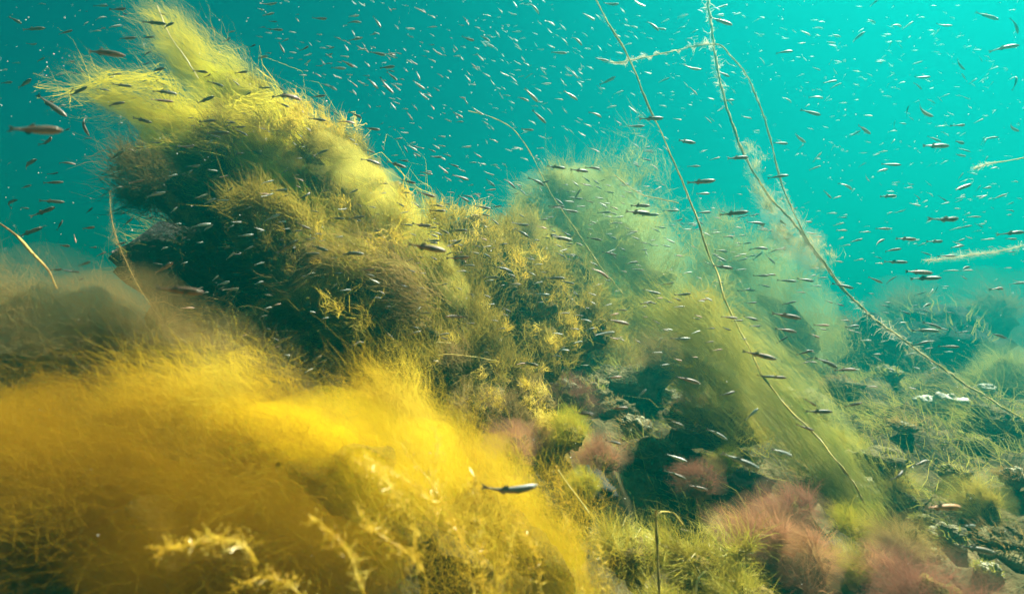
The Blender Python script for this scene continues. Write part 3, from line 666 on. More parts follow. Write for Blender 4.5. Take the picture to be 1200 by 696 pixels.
tuft(1060, 560, 34, 419, 'olive', 'olive seaweed tuft behind the dark fish in the rubble', 2200)
tuft(1150, 575, 40, 420, 'olive', 'olive brown seaweed tuft right of the orange fish', 2600)
tuft(760, 430, 40, 421, 'brown', 'brown seaweed bush behind the crusted stones', 2600)
tuft(690, 395, 44, 422, 'green', 'green seaweed bush at the foot of the smaller olive plume', 2800)
tuft(780, 395, 44, 423, 'brown', 'reddish brown bush right of the hazy plume', 2600, d=1.6)
tuft(1000, 395, 40, 424, 'green', 'hazy green bush under the long right cord', 2200)
tuft(1120, 372, 46, 425, 'green', 'hazy pale bush on the far right rise', 2200)
tuft(1185, 420, 44, 426, 'green', 'dim green bush at the right edge', 2200)
tuft(1060, 345, 40, 427, 'brown', 'faint brown bush on the far ridge at right', 2000, d=3.6)
tuft(1160, 345, 50, 428, 'brown', 'faint reddish bush on the far ridge at the right edge', 2200, d=3.4)
tuft(740, 620, 60, 429, 'wiry', 'wiry olive tangle left of the upright stem', 3600, d=0.60, width=0.0007, curl=1.8)
tuft(820, 640, 70, 430, 'wiry', 'wiry yellow green tangle right of the upright stem', 4600, d=0.60, width=0.0007, curl=1.8)
tuft(880, 680, 60, 431, 'wiry', 'low wiry tangle under the big pink cloud', 3600, d=0.56, width=0.0007, curl=1.8)
tuft(780, 690, 50, 432, 'wiry', 'wiry clump around the foot of the upright stem', 2600, d=0.55, width=0.0007, curl=1.8)

print('TRIS tufts', TRIS[0])

# ---- rocks
rock(300, 330, 92, 501, 'darkrock', 'huge rock face coloured near black for the shadow under the largest plume', d=1.5, turf=900)  # stone colour set near black to deepen the shade of the hollow
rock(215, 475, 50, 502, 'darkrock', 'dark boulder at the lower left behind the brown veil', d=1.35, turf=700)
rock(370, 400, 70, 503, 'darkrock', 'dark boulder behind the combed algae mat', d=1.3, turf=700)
rock(745, 502, 20, 504, 'crust', 'pale crusted stone right of the orange pink tuft', turf=60)
rock(702, 428, 14, 505, 'crust', 'small pale stone behind the dark red tuft', turf=50)
rock(740, 420, 16, 506, 'crust', 'pale stone under the bluish silver fish', turf=50)
rock(630, 420, 17, 507, 'crust', 'yellowish stone left of the dark red tuft', turf=60)
rock(655, 460, 18, 508, 'crust', 'yellow stone at the left foot of the dark red tuft', turf=60)
rock(783, 470, 18, 509, 'crust', 'long pale stone at the mouth of the dark overhang', turf=50)
rock(830, 500, 40, 510, 'rock', 'dark overhanging rock under the dull red cap', d=1.12, turf=120)
rock(735, 450, 34, 511, 'rock', 'brown stone in the middle of the rubble', turf=170)
rock(690, 570, 30, 512, 'darkrock', 'dark stone in the cleft beside the golden cloud', d=0.80, turf=60)
rock(1030, 545, 30, 513, 'rock', 'weedy stone right of the green veil', turf=160)
rock(1088, 472, 13, 514, 'shell', 'white stone in the grass at right, left of its pair')
rock(1113, 474, 14, 515, 'shell', 'white stone in the grass at right, right of its pair')
rock(1155, 455, 10, 516, 'shell', 'small white stone under the long right cord')
rock(918, 460, 12, 517, 'crust', 'pale stone half hidden by the veil edge', turf=30)
rock(1045, 590, 26, 518, 'rock', 'brown stone left of the orange fish', turf=120)
rock(1110, 630, 20, 519, 'crust', 'pale crusted stone below the orange fish', turf=60)
rock(1180, 640, 30, 520, 'rock', 'brown weedy stone at the lower right edge', turf=140)
rock(1100, 400, 50, 521, 'darkrock', 'dark boulder in the hazy hollow under the right cord', turf=170)
rock(1010, 415, 44, 522, 'darkrock', 'dark boulder left of the right cord', turf=170)
rock(1170, 500, 30, 523, 'rock', 'olive boulder in the grass near the right edge', turf=160)
rock(970, 660, 36, 524, 'darkrock', 'dark stone below the lime tufts', d=0.74, turf=60)
rock(860, 570, 34, 525, 'darkrock', 'dark stone behind the big pink cloud', d=0.90, turf=60)
rock(770, 530, 30, 526, 'rock', 'dark stone in the shadow right of the pale crusted one', d=1.05, turf=80)
g = random.Random(5)
for i, (x, y, where) in enumerate([(640, 440, 'left of the dark red tuft'), (690, 460, 'just right of the dark red tuft'), (720, 405, 'under the bluish silver fish, dark and round'), (770, 440, 'left of the red sided fish at centre right'),
        (800, 430, 'under the red sided fish at centre right'), (660, 395, 'at the foot of the crumbly mound'), (830, 440, 'beneath the olive tufted plume'), (950, 480, 'under the long dark fish by the veil'), (985, 455, 'right of the forked pair of fish'),
        (1040, 440, 'below the hazy hollow'), (1060, 500, 'in the grass below the white stones'), (1140, 520, 'in the grass below right of the white stones'), (1010, 480, 'beside the golden tuft in the grass'), (1120, 555, 'above the orange fish'),
        (1190, 560, 'at the right edge level with the olive tuft'), (1080, 610, 'just below the orange fish'), (1150, 600, 'right of the orange fish'), (940, 435, 'behind the upper edge of the veil'), (1060, 425, 'under the thick cord, half in haze'),
        (1130, 425, 'right of the thick cord, half in haze'), (720, 480, 'under the pinkish level fish at the centre rubble'), (1000, 570, 'at the foot of the veil'), (960, 560, 'hidden under the veil'), (1160, 670, 'in the bottom right corner'), (1090, 650, 'among the brownish red seaweed')]):
    m_ = g.choice(['rock', 'rock', 'crust'])
    rock(x, y, g.uniform(10, 24), 600 + i, m_, ('small weedy brown stone ' if m_ == 'rock' else 'small pale crusted stone ') + where, 'small stones in the rubble', turf=170)

# ---- turf and grass
def turf(name, label, mat, N, rect, L, width, lean, seed, seg=3, bunch=60):
    g = R(seed)
    cx = g.uniform(rect[0], rect[1], N // bunch + 1); cyy = g.uniform(rect[2], rect[3], N // bunch + 1) ** 1.0
    i = g.integers(0, len(cx), N)
    x = cx[i] + g.normal(0, 0.035, N); y = cyy[i] + g.normal(0, 0.035, N)
    st = np.stack([x, y, ground_h(x, y) - 0.005], axis=1)
    v = g.normal(size=(N, 3)) * 0.55 + np.array(lean); v[:, 2] = np.abs(v[:, 2]); v /= np.linalg.norm(v, axis=1, keepdims=True)
    Ln = L * g.uniform(0.4, 1.2, N) * (0.6 + 0.8 * g.random(len(cx))[i]); t = np.linspace(0, 1, seg + 1)[None, :, None]
    pts = st[:, None] + v[:, None] * Ln[:, None, None] * t + np.array([-0.5, 0, -0.1]) * (Ln[:, None, None] * t * t * 0.5)
    pts = pts + vnoise(pts, 0.12, seed) * L * 0.25 * t
    o = link(name, ribbons(name, pts, width * (0.5 + 0.5 * y), g), None, M[mat])
    tag(o, label, 'seaweed', None, 'stuff')
turf('algae_turf', 'short olive algae turf covering the rubble', 'green', 18000, (0.0, 3.2, 0.75, 3.6), 0.055, 0.0016, (-0.4, 0, 0.5), 701)
turf('brown_turf', 'short brown algae turf between the stones', 'brown', 18000, (-2.0, 3.2, 0.7, 3.2), 0.05, 0.0016, (-0.3, 0, 0.5), 702)
turf('sea_grass', 'long thin yellow green blades lying over the seabed at right', 'grass', 1600, (0.55, 2.3, 0.95, 2.6), 0.15, 0.0013, (-0.9, 0.1, 0.30), 703, bunch=26, seg=6)
turf('sea_grass', 'long thin olive blades lying over the seabed at right', 'green', 2400, (0.5, 2.4, 0.9, 2.8), 0.13, 0.0013, (-0.8, 0.1, 0.30), 704, bunch=26, seg=6)

print('TRIS turf', TRIS[0])

# ---- cords, strings, twigs
def cord(path, r, seed, label, fuzz=0, fuzzlen=0.02, mat='cord', fmat='pale', name='seaweed_rope', strands=2, twist=30, group=None, fw=0.28):
    g = R(seed); n = 160
    c = catmull(np.array([P(*q) for q in path]), n); base = c[0]
    root = algae_thing(name, label, base, group)
    c = c + vnoise(c, 0.12, seed) * r * 1.2 + vnoise(c, 0.03, seed + 1) * r * 0.35
    for k in range(strands):
        ph = twist * np.linspace(0, 1, n) + k * 2 * math.pi / strands
        off = np.stack([np.cos(ph), np.sin(ph), 0 * ph], axis=1) * r * 0.55 if strands > 1 else 0
        rr = r * (0.62 if strands > 1 else 1.0) * (1 + 0.25 * snoise(c + k, 0.05, seed + k))
        link('strand', local(tube('strand', c + off, rr, 6), base), root, M[mat])
    if fuzz:
        i = np.clip((g.random(fuzz) * n).astype(int), 1, n - 2)
        T = np.gradient(c, axis=0)[i]; T /= np.linalg.norm(T, axis=1, keepdims=True)
        dens = np.clip(0.5 + 0.7 * snoise(c[i], 0.25, seed + 4), 0.08, 2)
        v = g.normal(size=(fuzz, 3)) * 0.6 + T * g.choice([-1, 1], (fuzz, 1)) * 0.9 + np.array([-0.3, 0, 0])
        v /= np.linalg.norm(v, axis=1, keepdims=True)
        t = np.linspace(0, 1, 4)[None, :, None]
        pts = c[i][:, None] + v[:, None] * (fuzzlen * g.uniform(0.2, 1, fuzz) * dens)[:, None, None] * t
        pts = pts + vnoise(pts, 0.03, seed + 6) * fuzzlen * 0.2 * t
        link('fuzz', local(ribbons('fuzz', pts, r * fw, g), base), root, M[fmat])
    return root
cord([(1012, 588, .86), (985, 545, .80), (945, 500, .83), (905, 455, .87), (870, 395, .93), (835, 310, 1.0), (815, 255, 1.0), (785, 180, 1.0), (755, 110, 1.0), (725, 45, 1.0), (690, -10, 1.0), (640, -90, 1.0)], 0.0016, 801, 'thin yellow algae cord slanting from top centre down to the veil', fuzz=260, fuzzlen=0.012, strands=2)
cord([(1240, 515, 1.3), (1150, 462, 1.3), (1075, 410, 1.3), (1010, 360, 1.3), (965, 310, 1.3), (930, 262, 1.3), (895, 222, 1.3), (865, 165, 1.3), (848, 110, 1.3), (836, 50, 1.3), (828, -10, 1.3), (822, -90, 1.3)], 0.0026, 802, 'thick twisted algae cord running from the top right of centre to the right edge', fuzz=2400, fuzzlen=0.026, strands=3, twist=60, fw=0.35)
cord([(985, 335, 1.29), (955, 292, 1.28), (932, 255, 1.27), (916, 215, 1.26), (902, 160, 1.26), (885, 110, 1.26), (868, 78, 1.26), (848, 57, 1.27), (836, 52, 1.28)], 0.0018, 803, 'pale looping strand hanging right of the thick cord', fuzz=900, fuzzlen=0.022, strands=2)
cord([(836, 52, 1.28), (815, 54, 1.27), (790, 60, 1.26), (760, 67, 1.25), (735, 72, 1.25), (716, 74, 1.25)], 0.0008, 804, 'wispy pale streamer blown left from the thick cord', fuzz=1300, fuzzlen=0.04, strands=1, fw=0.7)
cord([(1210, 184, 1.2), (1180, 189, 1.2), (1160, 192, 1.2), (1142, 198, 1.2)], 0.0011, 805, 'short pale streamer at the right edge, upper of two', fuzz=600, fuzzlen=0.011, strands=1, fw=0.5)
cord([(1215, 284, 1.5), (1175, 294, 1.5), (1140, 299, 1.5), (1110, 303, 1.5), (1085, 306, 1.5)], 0.0008, 806, 'wispy pale streamer at the right edge, lower of two', fuzz=1100, fuzzlen=0.016, strands=1, fw=0.6)
cord([(66, 338, .62), (56, 315, .62), (38, 295, .62), (18, 275, .62), (-12, 255, .62)], 0.0012, 807, 'thin brown twig reaching in from the left edge', mat='twig', strands=1, name='seaweed_twig')
cord([(222, 405, .7), (190, 375, .75), (165, 340, .8), (145, 300, .8), (132, 262, .8), (128, 225, .8)], 0.0002, 808, 'pale fuzzy thread curving up at left below the plume tips', fuzz=1600, fuzzlen=0.03, strands=1, fmat='brown', fw=0.8)
cord([(775, 720, .52), (772, 660, .52), (769, 600, .52)], 0.0014, 809, 'upright brown stem with pale spots standing in the wiry tangle', mat='twig', strands=1, name='seaweed_stalk')
cord([(769, 604, .52), (776, 598, .52), (790, 600, .53), (800, 612, .53)], 0.0009, 810, 'hooked pale twig at the top of the upright stem', strands=1, name='seaweed_twig')
cord([(812, 700, .5), (816, 680, .5), (826, 668, .5)], 0.0011, 811, 'short bent pale stalk at the bottom edge', strands=1, name='seaweed_stalk')
cord([(492, 440, .80), (472, 415, .80), (452, 388, .80), (425, 368, .80), (395, 370, .80), (372, 376, .80)], 0.0007, 812, 'thin yellow thread arching over the combed algae mat', strands=1, name='algae_thread')
cord([(478, 404, .82), (500, 402, .82), (528, 402, .82)], 0.0007, 813, 'short olive thread lying level right of the yellow arching thread', strands=1, name='algae_thread')
cord([(500, 420, .82), (525, 415, .82), (555, 418, .83), (585, 424, .84)], 0.0006, 814, 'longer olive thread lying level below the short one', strands=1, name='algae_thread')
cord([(548, 130, 1.3), (575, 137, 1.3), (600, 150, 1.3), (618, 172, 1.3), (632, 200, 1.4)], 0.0010, 815, 'faint thread drifting over the hazy plume', strands=1, name='algae_thread', fuzz=60, fuzzlen=0.01)
cord([(632, 200, 1.5), (650, 235, 1.5), (672, 265, 1.5), (695, 300, 1.5), (730, 345, 1.5)], 0.0012, 816, 'faint thread crossing the hazy plume downwards', strands=1, name='algae_thread')
cord([(232, 92, 1.0), (215, 65, 1.0), (198, 38, 1.0), (184, 8, 1.0)], 0.0010, 817, 'bright thread on the upper pale tip of the largest plume', strands=1, name='algae_thread', mat='pale')
cord([(690, 600, .53), (668, 570, .53), (655, 550, .53)], 0.0008, 818, 'thin thread beside the upright beaded branch', strands=1, name='algae_thread')
cord([(795, 238, 1.3), (770, 233, 1.3), (752, 229, 1.3), (735, 218, 1.3), (720, 205, 1.3)], 0.0012, 819, 'pale wisp above the hazy plume beside the first cord', fuzz=160, fuzzlen=0.015, strands=1)

# gauzy web caught on the thick cord
W_sp = [(965, 318, 1.3, 12), (940, 292, 1.3, 26), (915, 262, 1.3, 24), (892, 225, 1.3, 13), (870, 170, 1.3, 7)]
rw = algae_thing('algae_web', 'gauzy brown algae web caught on the thick cord', base_of(W_sp))
puffs(rw, 'filaments', W_sp, 130, 18, 830, 'cord', 0.0004, L=(0.010, 0.030), t=(0, 1.0), shell=0.8, depthf=0.3, flow=0.9, rnd=0.7, gap=-0.3, gapscale=0.06, warp=((0.15, 0.012),), edge=0.1)
gauze(rw, W_sp, 'beige', 5.0, 1391, f=1.0, t=(0, 0.95), depthf=0.4, lump=0.35, q0=0.3, q1=0.6)
gauze(rw, W_sp, 'beige', 5.0, 1393, f=0.6, t=(0, 0.7), depthf=0.4, lump=0.4, q0=0.3, q1=0.6)

# ------------------------------------------------------------------ fish
def body_sections(bend):
    s = np.linspace(0, 1, 15)                                     # tail stalk .. snout
    x = -0.40 + 0.90 * s
    hgt = np.interp(s, [0, .12, .35, .6, .8, .93, 1.0], [.018, .023, .058, .082, .076, .046, .009])
    wid = np.interp(s, [0, .12, .35, .6, .8, .93, 1.0], [.008, .012, .036, .052, .052, .034, .006])
    yc = bend * ((x + 0.0) ** 2 - 0.05) + bend * 0.4 * np.minimum(x, 0) ** 2
    zc = np.interp(s, [0, .5, 1.0], [0.0, 0.0, -0.006])
    return x, hgt, wid, yc, zc
def fish_body(bend, sides=10):
    x, h, wd, yc, zc = body_sections(bend)
    th = np.linspace(0, 2 * math.pi, sides, endpoint=False)
    V = np.stack([np.broadcast_to(x[:, None], (15, sides)), yc[:, None] + wd[:, None] * np.cos(th), zc[:, None] + h[:, None] * np.sin(th) * np.where(np.sin(th) < 0, 1.05, 0.95)], axis=2)
    i = np.arange(15 * sides).reshape(15, sides); j = np.roll(i, -1, axis=1)
    Fc = np.stack([i[:-1].ravel(), i[1:].ravel(), j[1:].ravel(), j[:-1].ravel()], axis=1)
    return V.reshape(-1, 3), Fc
def bend_y(x, b): return b * (x * x - 0.05) + b * 0.4 * min(x, 0) ** 2
def fin_mesh(name, poly, bend, thick=0.004):
    """thin fin of given x,z outline, following the bent body"""
    V = []; n = len(poly)
    for s in (-1, 1):
        for (x, z) in poly: V.append((x, bend_y(x, bend) + s * thick * 0.5, z))
    me = bpy.data.meshes.new(name)
    faces = [list(range(n))[::-1], list(range(n, 2 * n))] + [[i, (i + 1) % n, n + (i + 1) % n, n + i] for i in range(n)]
    me.from_pydata(V, [], faces); me.update(); TRIS[0] += 4 * n; return me
TAIL = [(-0.39, 0.02), (-0.43, 0.035), (-0.52, 0.075), (-0.485, 0.02), (-0.475, 0.0), (-0.485, -0.02), (-0.52, -0.075), (-0.43, -0.035), (-0.39, -0.02)]
DORS = [(-0.02, 0.068), (-0.06, 0.115), (-0.10, 0.105), (-0.16, 0.055), (-0.16, 0.045), (-0.02, 0.06)]
ANAL = [(-0.06, -0.062), (-0.10, -0.10), (-0.15, -0.088), (-0.20, -0.048), (-0.20, -0.04), (-0.06, -0.055)]
BENDS = (0.0, 0.35, -0.35, 0.7)
LIB = {}
for bi, b in enumerate(BENDS):
    V, Fc = fish_body(b); LIB['body', bi] = (V, Fc)
    LIB['tail', bi] = fin_mesh('tail_fin', TAIL, b); LIB['dors', bi] = fin_mesh('dorsal_fin', DORS, b); LIB['anal', bi] = fin_mesh('anal_fin', ANAL, b)
    for f in ('tail', 'dors', 'anal'): LIB[f, bi].materials.append(M['fin'])
    for k in FM:
        me = mesh_np('fish_body', V, Fc, True); me.materials.append(FM[k]); LIB['bm', bi, k] = me
        me = mesh_np('fish_small', np.vstack([V, np.array(LIB['tail', bi].vertices[0].co)[None]]), Fc, True)
        # small fish: body and tail in one mesh
        bmv = [v.co[:] for v in LIB['tail', bi].vertices]; fp = [list(p.vertices) for p in LIB['tail', bi].polygons]
        m2 = bpy.data.meshes.new('fish_small'); n0 = len(V)
        m2.from_pydata([tuple(v) for v in V] + bmv, [], [tuple(int(q) for q in f) for f in Fc] + [[n0 + q for q in f] for f in fp])
        for p in m2.polygons: p.use_smooth = len(p.vertices) == 4
        m2.update(); m2.materials.append(FM[k]); LIB['sm', bi, k] = m2
        bpy.data.meshes.remove(me)
    ye = bend_y(0.40, b)
    for sgn in (-1, 1):
        V2, F2 = sphere_grid(10, 6)
        LIB['eye', bi, sgn] = mesh_np('eye', V2 * np.array([.026, .012, .026]) + np.array([0.40, ye + sgn * 0.030, 0.012]), F2, True); LIB['eye', bi, sgn].materials.append(M['eye_ring'])
        LIB['pup', bi, sgn] = mesh_np('pupil', V2 * np.array([.016, .008, .016]) + np.array([0.402, ye + sgn * 0.037, 0.012]), F2, True); LIB['pup', bi, sgn].materials.append(M['pupil'])
        me = bpy.data.meshes.new('pectoral_fin'); y0 = bend_y(0.22, b) + sgn * 0.050
        me.from_pydata([(0.24, y0, -0.01), (0.13, y0 + sgn * 0.02, -0.05), (0.10, y0 + sgn * 0.025, -0.03), (0.16, y0 + sgn * 0.012, 0.0),
                        (0.24, y0 - sgn * .003, -0.01), (0.13, y0 + sgn * 0.017, -0.05), (0.10, y0 + sgn * 0.022, -0.03), (0.16, y0 + sgn * 0.009, 0.0)], [],
                       [(0, 1, 2, 3), (7, 6, 5, 4), (0, 4, 5, 1), (1, 5, 6, 2), (2, 6, 7, 3), (3, 7, 4, 0)]); me.update(); me.materials.append(M['fin'])
        LIB['pec', bi, sgn] = me

FISH = []
def fl(s):
    for row in s.strip().split(';'):
        q = row.split()
        if len(q) >= 4: FISH.append((float(q[0]), float(q[1]), float(q[2]), float(q[3]), q[4] if len(q) > 4 else 'n'))
# x y length angle look, read off the photograph
fl('''18 24 22 -27 n;40 34 24 12 d;118 7 18 5 d;139 11 22 0 d;181 27 28 0 d;197 30 18 12 d;77 38 20 10 d;135 31 14 20 s;150 45 24 -2 d;173 44 16 5 d;123 62 42 -5 o;48 70 14 15 n;29 98 28 12 n;92 107 26 25 n;
61 124 40 -37 d;42 152 66 -2 o;99 147 26 -75 o;55 166 26 15 d;135 122 22 15 d;167 141 27 -15 d;193 108 26 0 d;143 100 24 -5 n;130 91 9 0 s;190 118 24 0 o;243 142 22 3 d;256 156 30 2 d;270 144 14 0 d;280 149 16 5 d;282 155 18 -25 d;
235 84 22 -10 d;252 98 20 -15 n;241 117 28 10 d;283 85 18 5 d;220 172 26 -3 o;291 110 10 40 d;120 105 14 0 d;185 82 22 3 d;172 63 12 40 d;276 97 12 -40 n;8 97 18 0 d;20 74 12 0 d;38 52 16 -5 d;100 28 10 20 s;
315 5 20 10 d;315 17 15 15 n;324 35 18 -5 n;375 22 18 0 n;415 19 14 0 s;415 26 18 0 n;442 26 18 -55 s;492 12 14 -20 n;308 67 16 0 s;330 56 16 -60 n;357 57 14 15 d;386 55 9 -20 s;417 46 18 10 n;425 58 12 0 s;443 63 20 -3 n;457 64 14 0 n;
408 75 20 -30 o;397 80 20 -8 s;454 79 21 -5 n;460 90 18 -40 d;437 98 16 -40 s;453 101 22 -45 d;490 89 12 -65 s;491 100 16 -30 s;497 113 16 -40 s;388 102 18 -30 s;415 108 9 -50 s;513 62 14 -30 n;549 46 18 -25 n;568 45 16 -35 n;574 53 14 -35 s;
563 68 14 -50 s;570 88 11 -30 s;560 131 18 -35 s;537 135 14 -25 n;336 113 32 3 o;373 113 18 10 d;332 123 16 -20 d;311 103 14 5 d;436 151 20 -5 d;417 135 18 -25 n;407 143 18 0 o;372 140 20 0 d;
626 9 18 -40 s;690 20 18 -25 s;716 5 20 -5 d;748 4 20 -25 s;645 27 14 -20 s;676 47 18 -45 n;655 62 20 -10 n;705 70 18 -5 o;765 30 20 -45 d;773 34 16 -15 n;800 19 12 0 s;846 8 16 20 n;845 25 30 -22 o;811 80 22 -20 n;848 87 18 -15 d;
712 95 20 20 n;813 107 14 -35 o;853 118 16 0 d;669 112 20 -25 s;673 87 14 -35 s;623 112 22 -35 s;613 116 16 -25 n;764 139 30 0 d;742 129 14 -40 s;698 134 18 -15 n;745 148 22 0 n;725 144 12 -35 n;875 138 14 -15 n;804 166 26 0 d;
632 137 22 -35 n;618 152 16 -10 n;689 147 12 -20 n;778 94 14 20 n;
1024 4 16 40 d;1044 32 10 -30 d;1022 25 14 -10 n;1005 44 22 40 d;979 42 16 0 s;974 50 14 0 s;944 39 14 -35 o;960 33 14 5 n;1052 30 18 5 s;1064 30 14 35 s;1106 30 18 -15 d;1157 19 26 -30 d;1190 30 22 -60 d;1178 56 28 5 o;1043 53 12 65 n;
1055 54 10 -40 d;920 61 20 5 n;939 51 12 10 n;1031 73 14 5 d;1075 74 12 15 n;1080 91 20 0 d;1125 76 18 -40 n;1130 91 14 150 o;1076 101 14 -40 n;957 81 14 -5 d;973 96 18 10 d;979 101 14 25 n;957 114 18 -5 s;923 117 14 -25 n;988 121 9 0 s;
950 132 22 -25 d;1063 130 14 75 d;1083 131 30 -20 s;1013 152 24 -15 o;1002 157 14 30 d;1048 146 10 80 n;1058 145 12 0 n;1125 147 20 5 o;1147 142 14 25 d;1190 97 16 80 d;1187 150 22 -15 o;937 162 20 -25 s;915 168 20 0 n;1095 163 16 -30 d;
1097 171 34 0 s;1125 167 20 0 d;1160 162 16 5 n;1152 165 10 70 s;1132 115 10 -30 n;
137 182 22 35 n;34 192 26 20 d;78 191 16 0 d;30 219 16 15 d;62 214 20 8 d;12 238 22 20 d;61 236 24 0 d;51 248 28 28 d;35 272 28 28 d;70 264 14 65 d;104 267 18 5 o;160 213 16 15 o;138 220 12 20 n;183 228 22 20 s;204 246 10 45 s;150 260 18 35 n;
160 285 18 20 s;192 291 14 10 s;192 314 34 20 o;211 340 56 -5 o;246 236 20 15 s;262 235 16 0 s;235 264 22 15 s;243 267 18 18 s;287 276 18 8 s;262 332 22 10 s;270 300 16 30 s;227 195 18 5 n;99 309 16 20 d;85 318 16 -5 d;76 288 18 -3 d;
110 290 14 0 d;66 316 16 3 d;88 280 10 -80 o;271 339 20 5 n;
376 179 18 30 n;328 223 22 5 s;314 229 14 20 s;357 230 16 35 d;319 255 22 20 s;355 265 20 -25 o;337 289 34 30 n;375 291 26 -15 n;395 256 20 -3 d;418 255 22 8 d;431 316 18 0 o;405 340 14 5 s;392 335 10 40 n;365 297 20 0 n;412 297 30 0 d;
435 189 24 -12 d;465 193 24 -15 d;500 203 16 -10 s;520 199 14 -35 n;540 208 20 -10 d;479 213 20 -15 d;500 228 22 -12 o;512 241 16 -5 n;513 247 20 0 d;544 233 16 -25 d;548 230 14 -10 d;566 243 22 -10 d;575 214 14 -35 d;598 215 18 -40 d;
495 264 26 -8 o;520 271 16 -25 d;508 276 14 -20 n;507 282 20 0 n;500 290 46 -10 o;537 302 30 3 o;538 270 22 0 d;590 315 24 -15 d;533 285 20 25 n;548 311 18 0 n;576 325 20 0 n;580 260 14 -40 d;
652 196 24 -8 d;680 200 24 0 o;695 197 20 -5 o;630 213 22 -20 d;637 214 16 15 d;674 215 14 -40 n;676 229 18 60 s;698 213 12 -30 d;655 236 16 -40 d;652 242 20 -5 d;667 247 22 -10 d;708 249 18 5 n;750 241 26 0 o;748 249 34 -2 d;762 252 20 0 d;
786 247 18 0 n;792 245 12 -20 s;822 213 33 2 o;824 227 18 3 s;865 185 28 5 d;825 249 20 5 n;860 250 31 3 d;885 261 22 -5 d;805 269 12 0 s;785 282 14 -30 s;771 221 12 25 s;813 195 16 0 n;820 260 12 -40 d;838 186 14 15 d;658 279 30 -10 n;
697 280 18 -12 n;715 297 20 -10 o;705 320 26 -28 o;731 318 9 -20 o;757 295 12 -65 s;740 308 18 10 d;747 316 16 -5 n;650 326 26 0 d;665 331 18 -12 n;635 345 22 -5 s;675 344 14 -40 d;780 333 20 10 d;764 342 22 -15 n;848 313 26 -8 o;
844 303 16 -30 n;846 294 20 0 n;890 291 22 0 d;888 300 14 40 d;892 323 18 0 d;843 331 14 0 d;873 340 18 10 d;610 263 22 -10 d;612 273 20 -30 d;604 333 14 0 n;800 345 20 5 d;
958 184 14 50 s;955 197 14 20 n;912 207 22 5 d;992 218 18 -30 s;970 228 14 -50 n;1044 193 20 -8 d;1033 200 18 15 s;1016 209 12 -40 n;1041 230 24 5 d;1065 220 12 3 s;1073 240 14 -15 s;1127 220 28 18 d;1157 220 18 10 s;1152 231 14 25 s;
1105 233 12 -40 d;1130 176 14 -25 d;1125 182 16 -5 s;1107 190 10 30 s;1165 197 14 10 n;1190 213 12 0 n;947 260 14 0 o;987 270 14 0 o;1014 272 14 0 d;1035 268 20 0 o;1062 280 26 -2 o;1003 282 16 15 d;1030 284 20 25 d;1097 283 24 2 d;1110 257 38 2 d;
1120 268 12 15 s;1131 266 14 15 d;1187 273 28 5 d;1185 280 16 0 d;1046 293 20 10 d;1050 307 24 -3 d;1122 289 20 10 s;1110 300 18 0 o;1085 297 14 -15 d;1077 319 36 -3 o;1085 326 30 2 d;1115 317 14 0 s;1131 314 18 12 d;1129 325 12 -25 o;
1026 328 18 -25 o;1044 328 14 40 n;1171 338 24 2 o;1192 332 16 5 n;1092 341 10 35 s;1097 340 9 70 d;922 329 20 -5 d;944 328 22 -10 d;953 323 14 10 n;988 335 22 -15 d;903 304 16 -45 d;917 292 16 0 d;903 322 16 0 o;
220 361 14 0 o;535 371 27 178 o;486 390 16 15 n;518 392 18 10 n;370 420 16 25 n;362 434 10 25 s;377 424 16 20 n;381 441 16 20 n;490 363 10 50 s;498 367 16 5 n;
725 377 28 -12 o;708 391 26 8 s;798 397 26 0 s;655 412 20 40 n;620 426 24 -8 n;720 442 20 5 o;752 461 16 40 s;725 478 24 3 o;684 484 24 -3 d;806 445 32 -15 o;853 461 22 12 d;840 508 28 -27 s;794 496 16 -20 n;881 485 22 40 s;855 372 20 -5 o;
890 416 36 -12 o;898 441 20 0 d;757 355 18 10 d;773 400 12 60 s;880 373 18 -15 d;885 382 14 0 d;661 367 14 0 n;
922 370 36 -10 o;922 387 28 -10 o;925 355 16 15 d;904 419 12 -5 o;911 442 24 -2 o;943 413 18 20 d;917 398 14 35 d;970 425 32 -24 d;991 433 24 5 o;951 472 18 -30 o;960 482 34 0 d;1000 474 18 20 d;944 501 20 -15 o;1057 378 12 0 s;
1094 381 24 -20 d;1085 387 26 0 n;1080 402 22 15 d;1170 393 22 -15 o;1085 358 18 15 n;1061 366 16 -20 d;963 381 16 0 o;1000 382 20 5 d;1028 415 16 -3 n;1028 420 12 -35 n;1112 406 22 0 n;
598 573 66 1 p;792 536 28 -18 s;791 556 28 -18 n;817 571 30 -15 o;868 540 48 -22 s;719 518 20 -10 d;918 530 30 -20 s;1105 594 46 0 r;1080 542 26 8 n;1053 557 24 20 d;1136 616 28 -10 s;1145 643 42 -10 n;1150 552 16 55 d''')

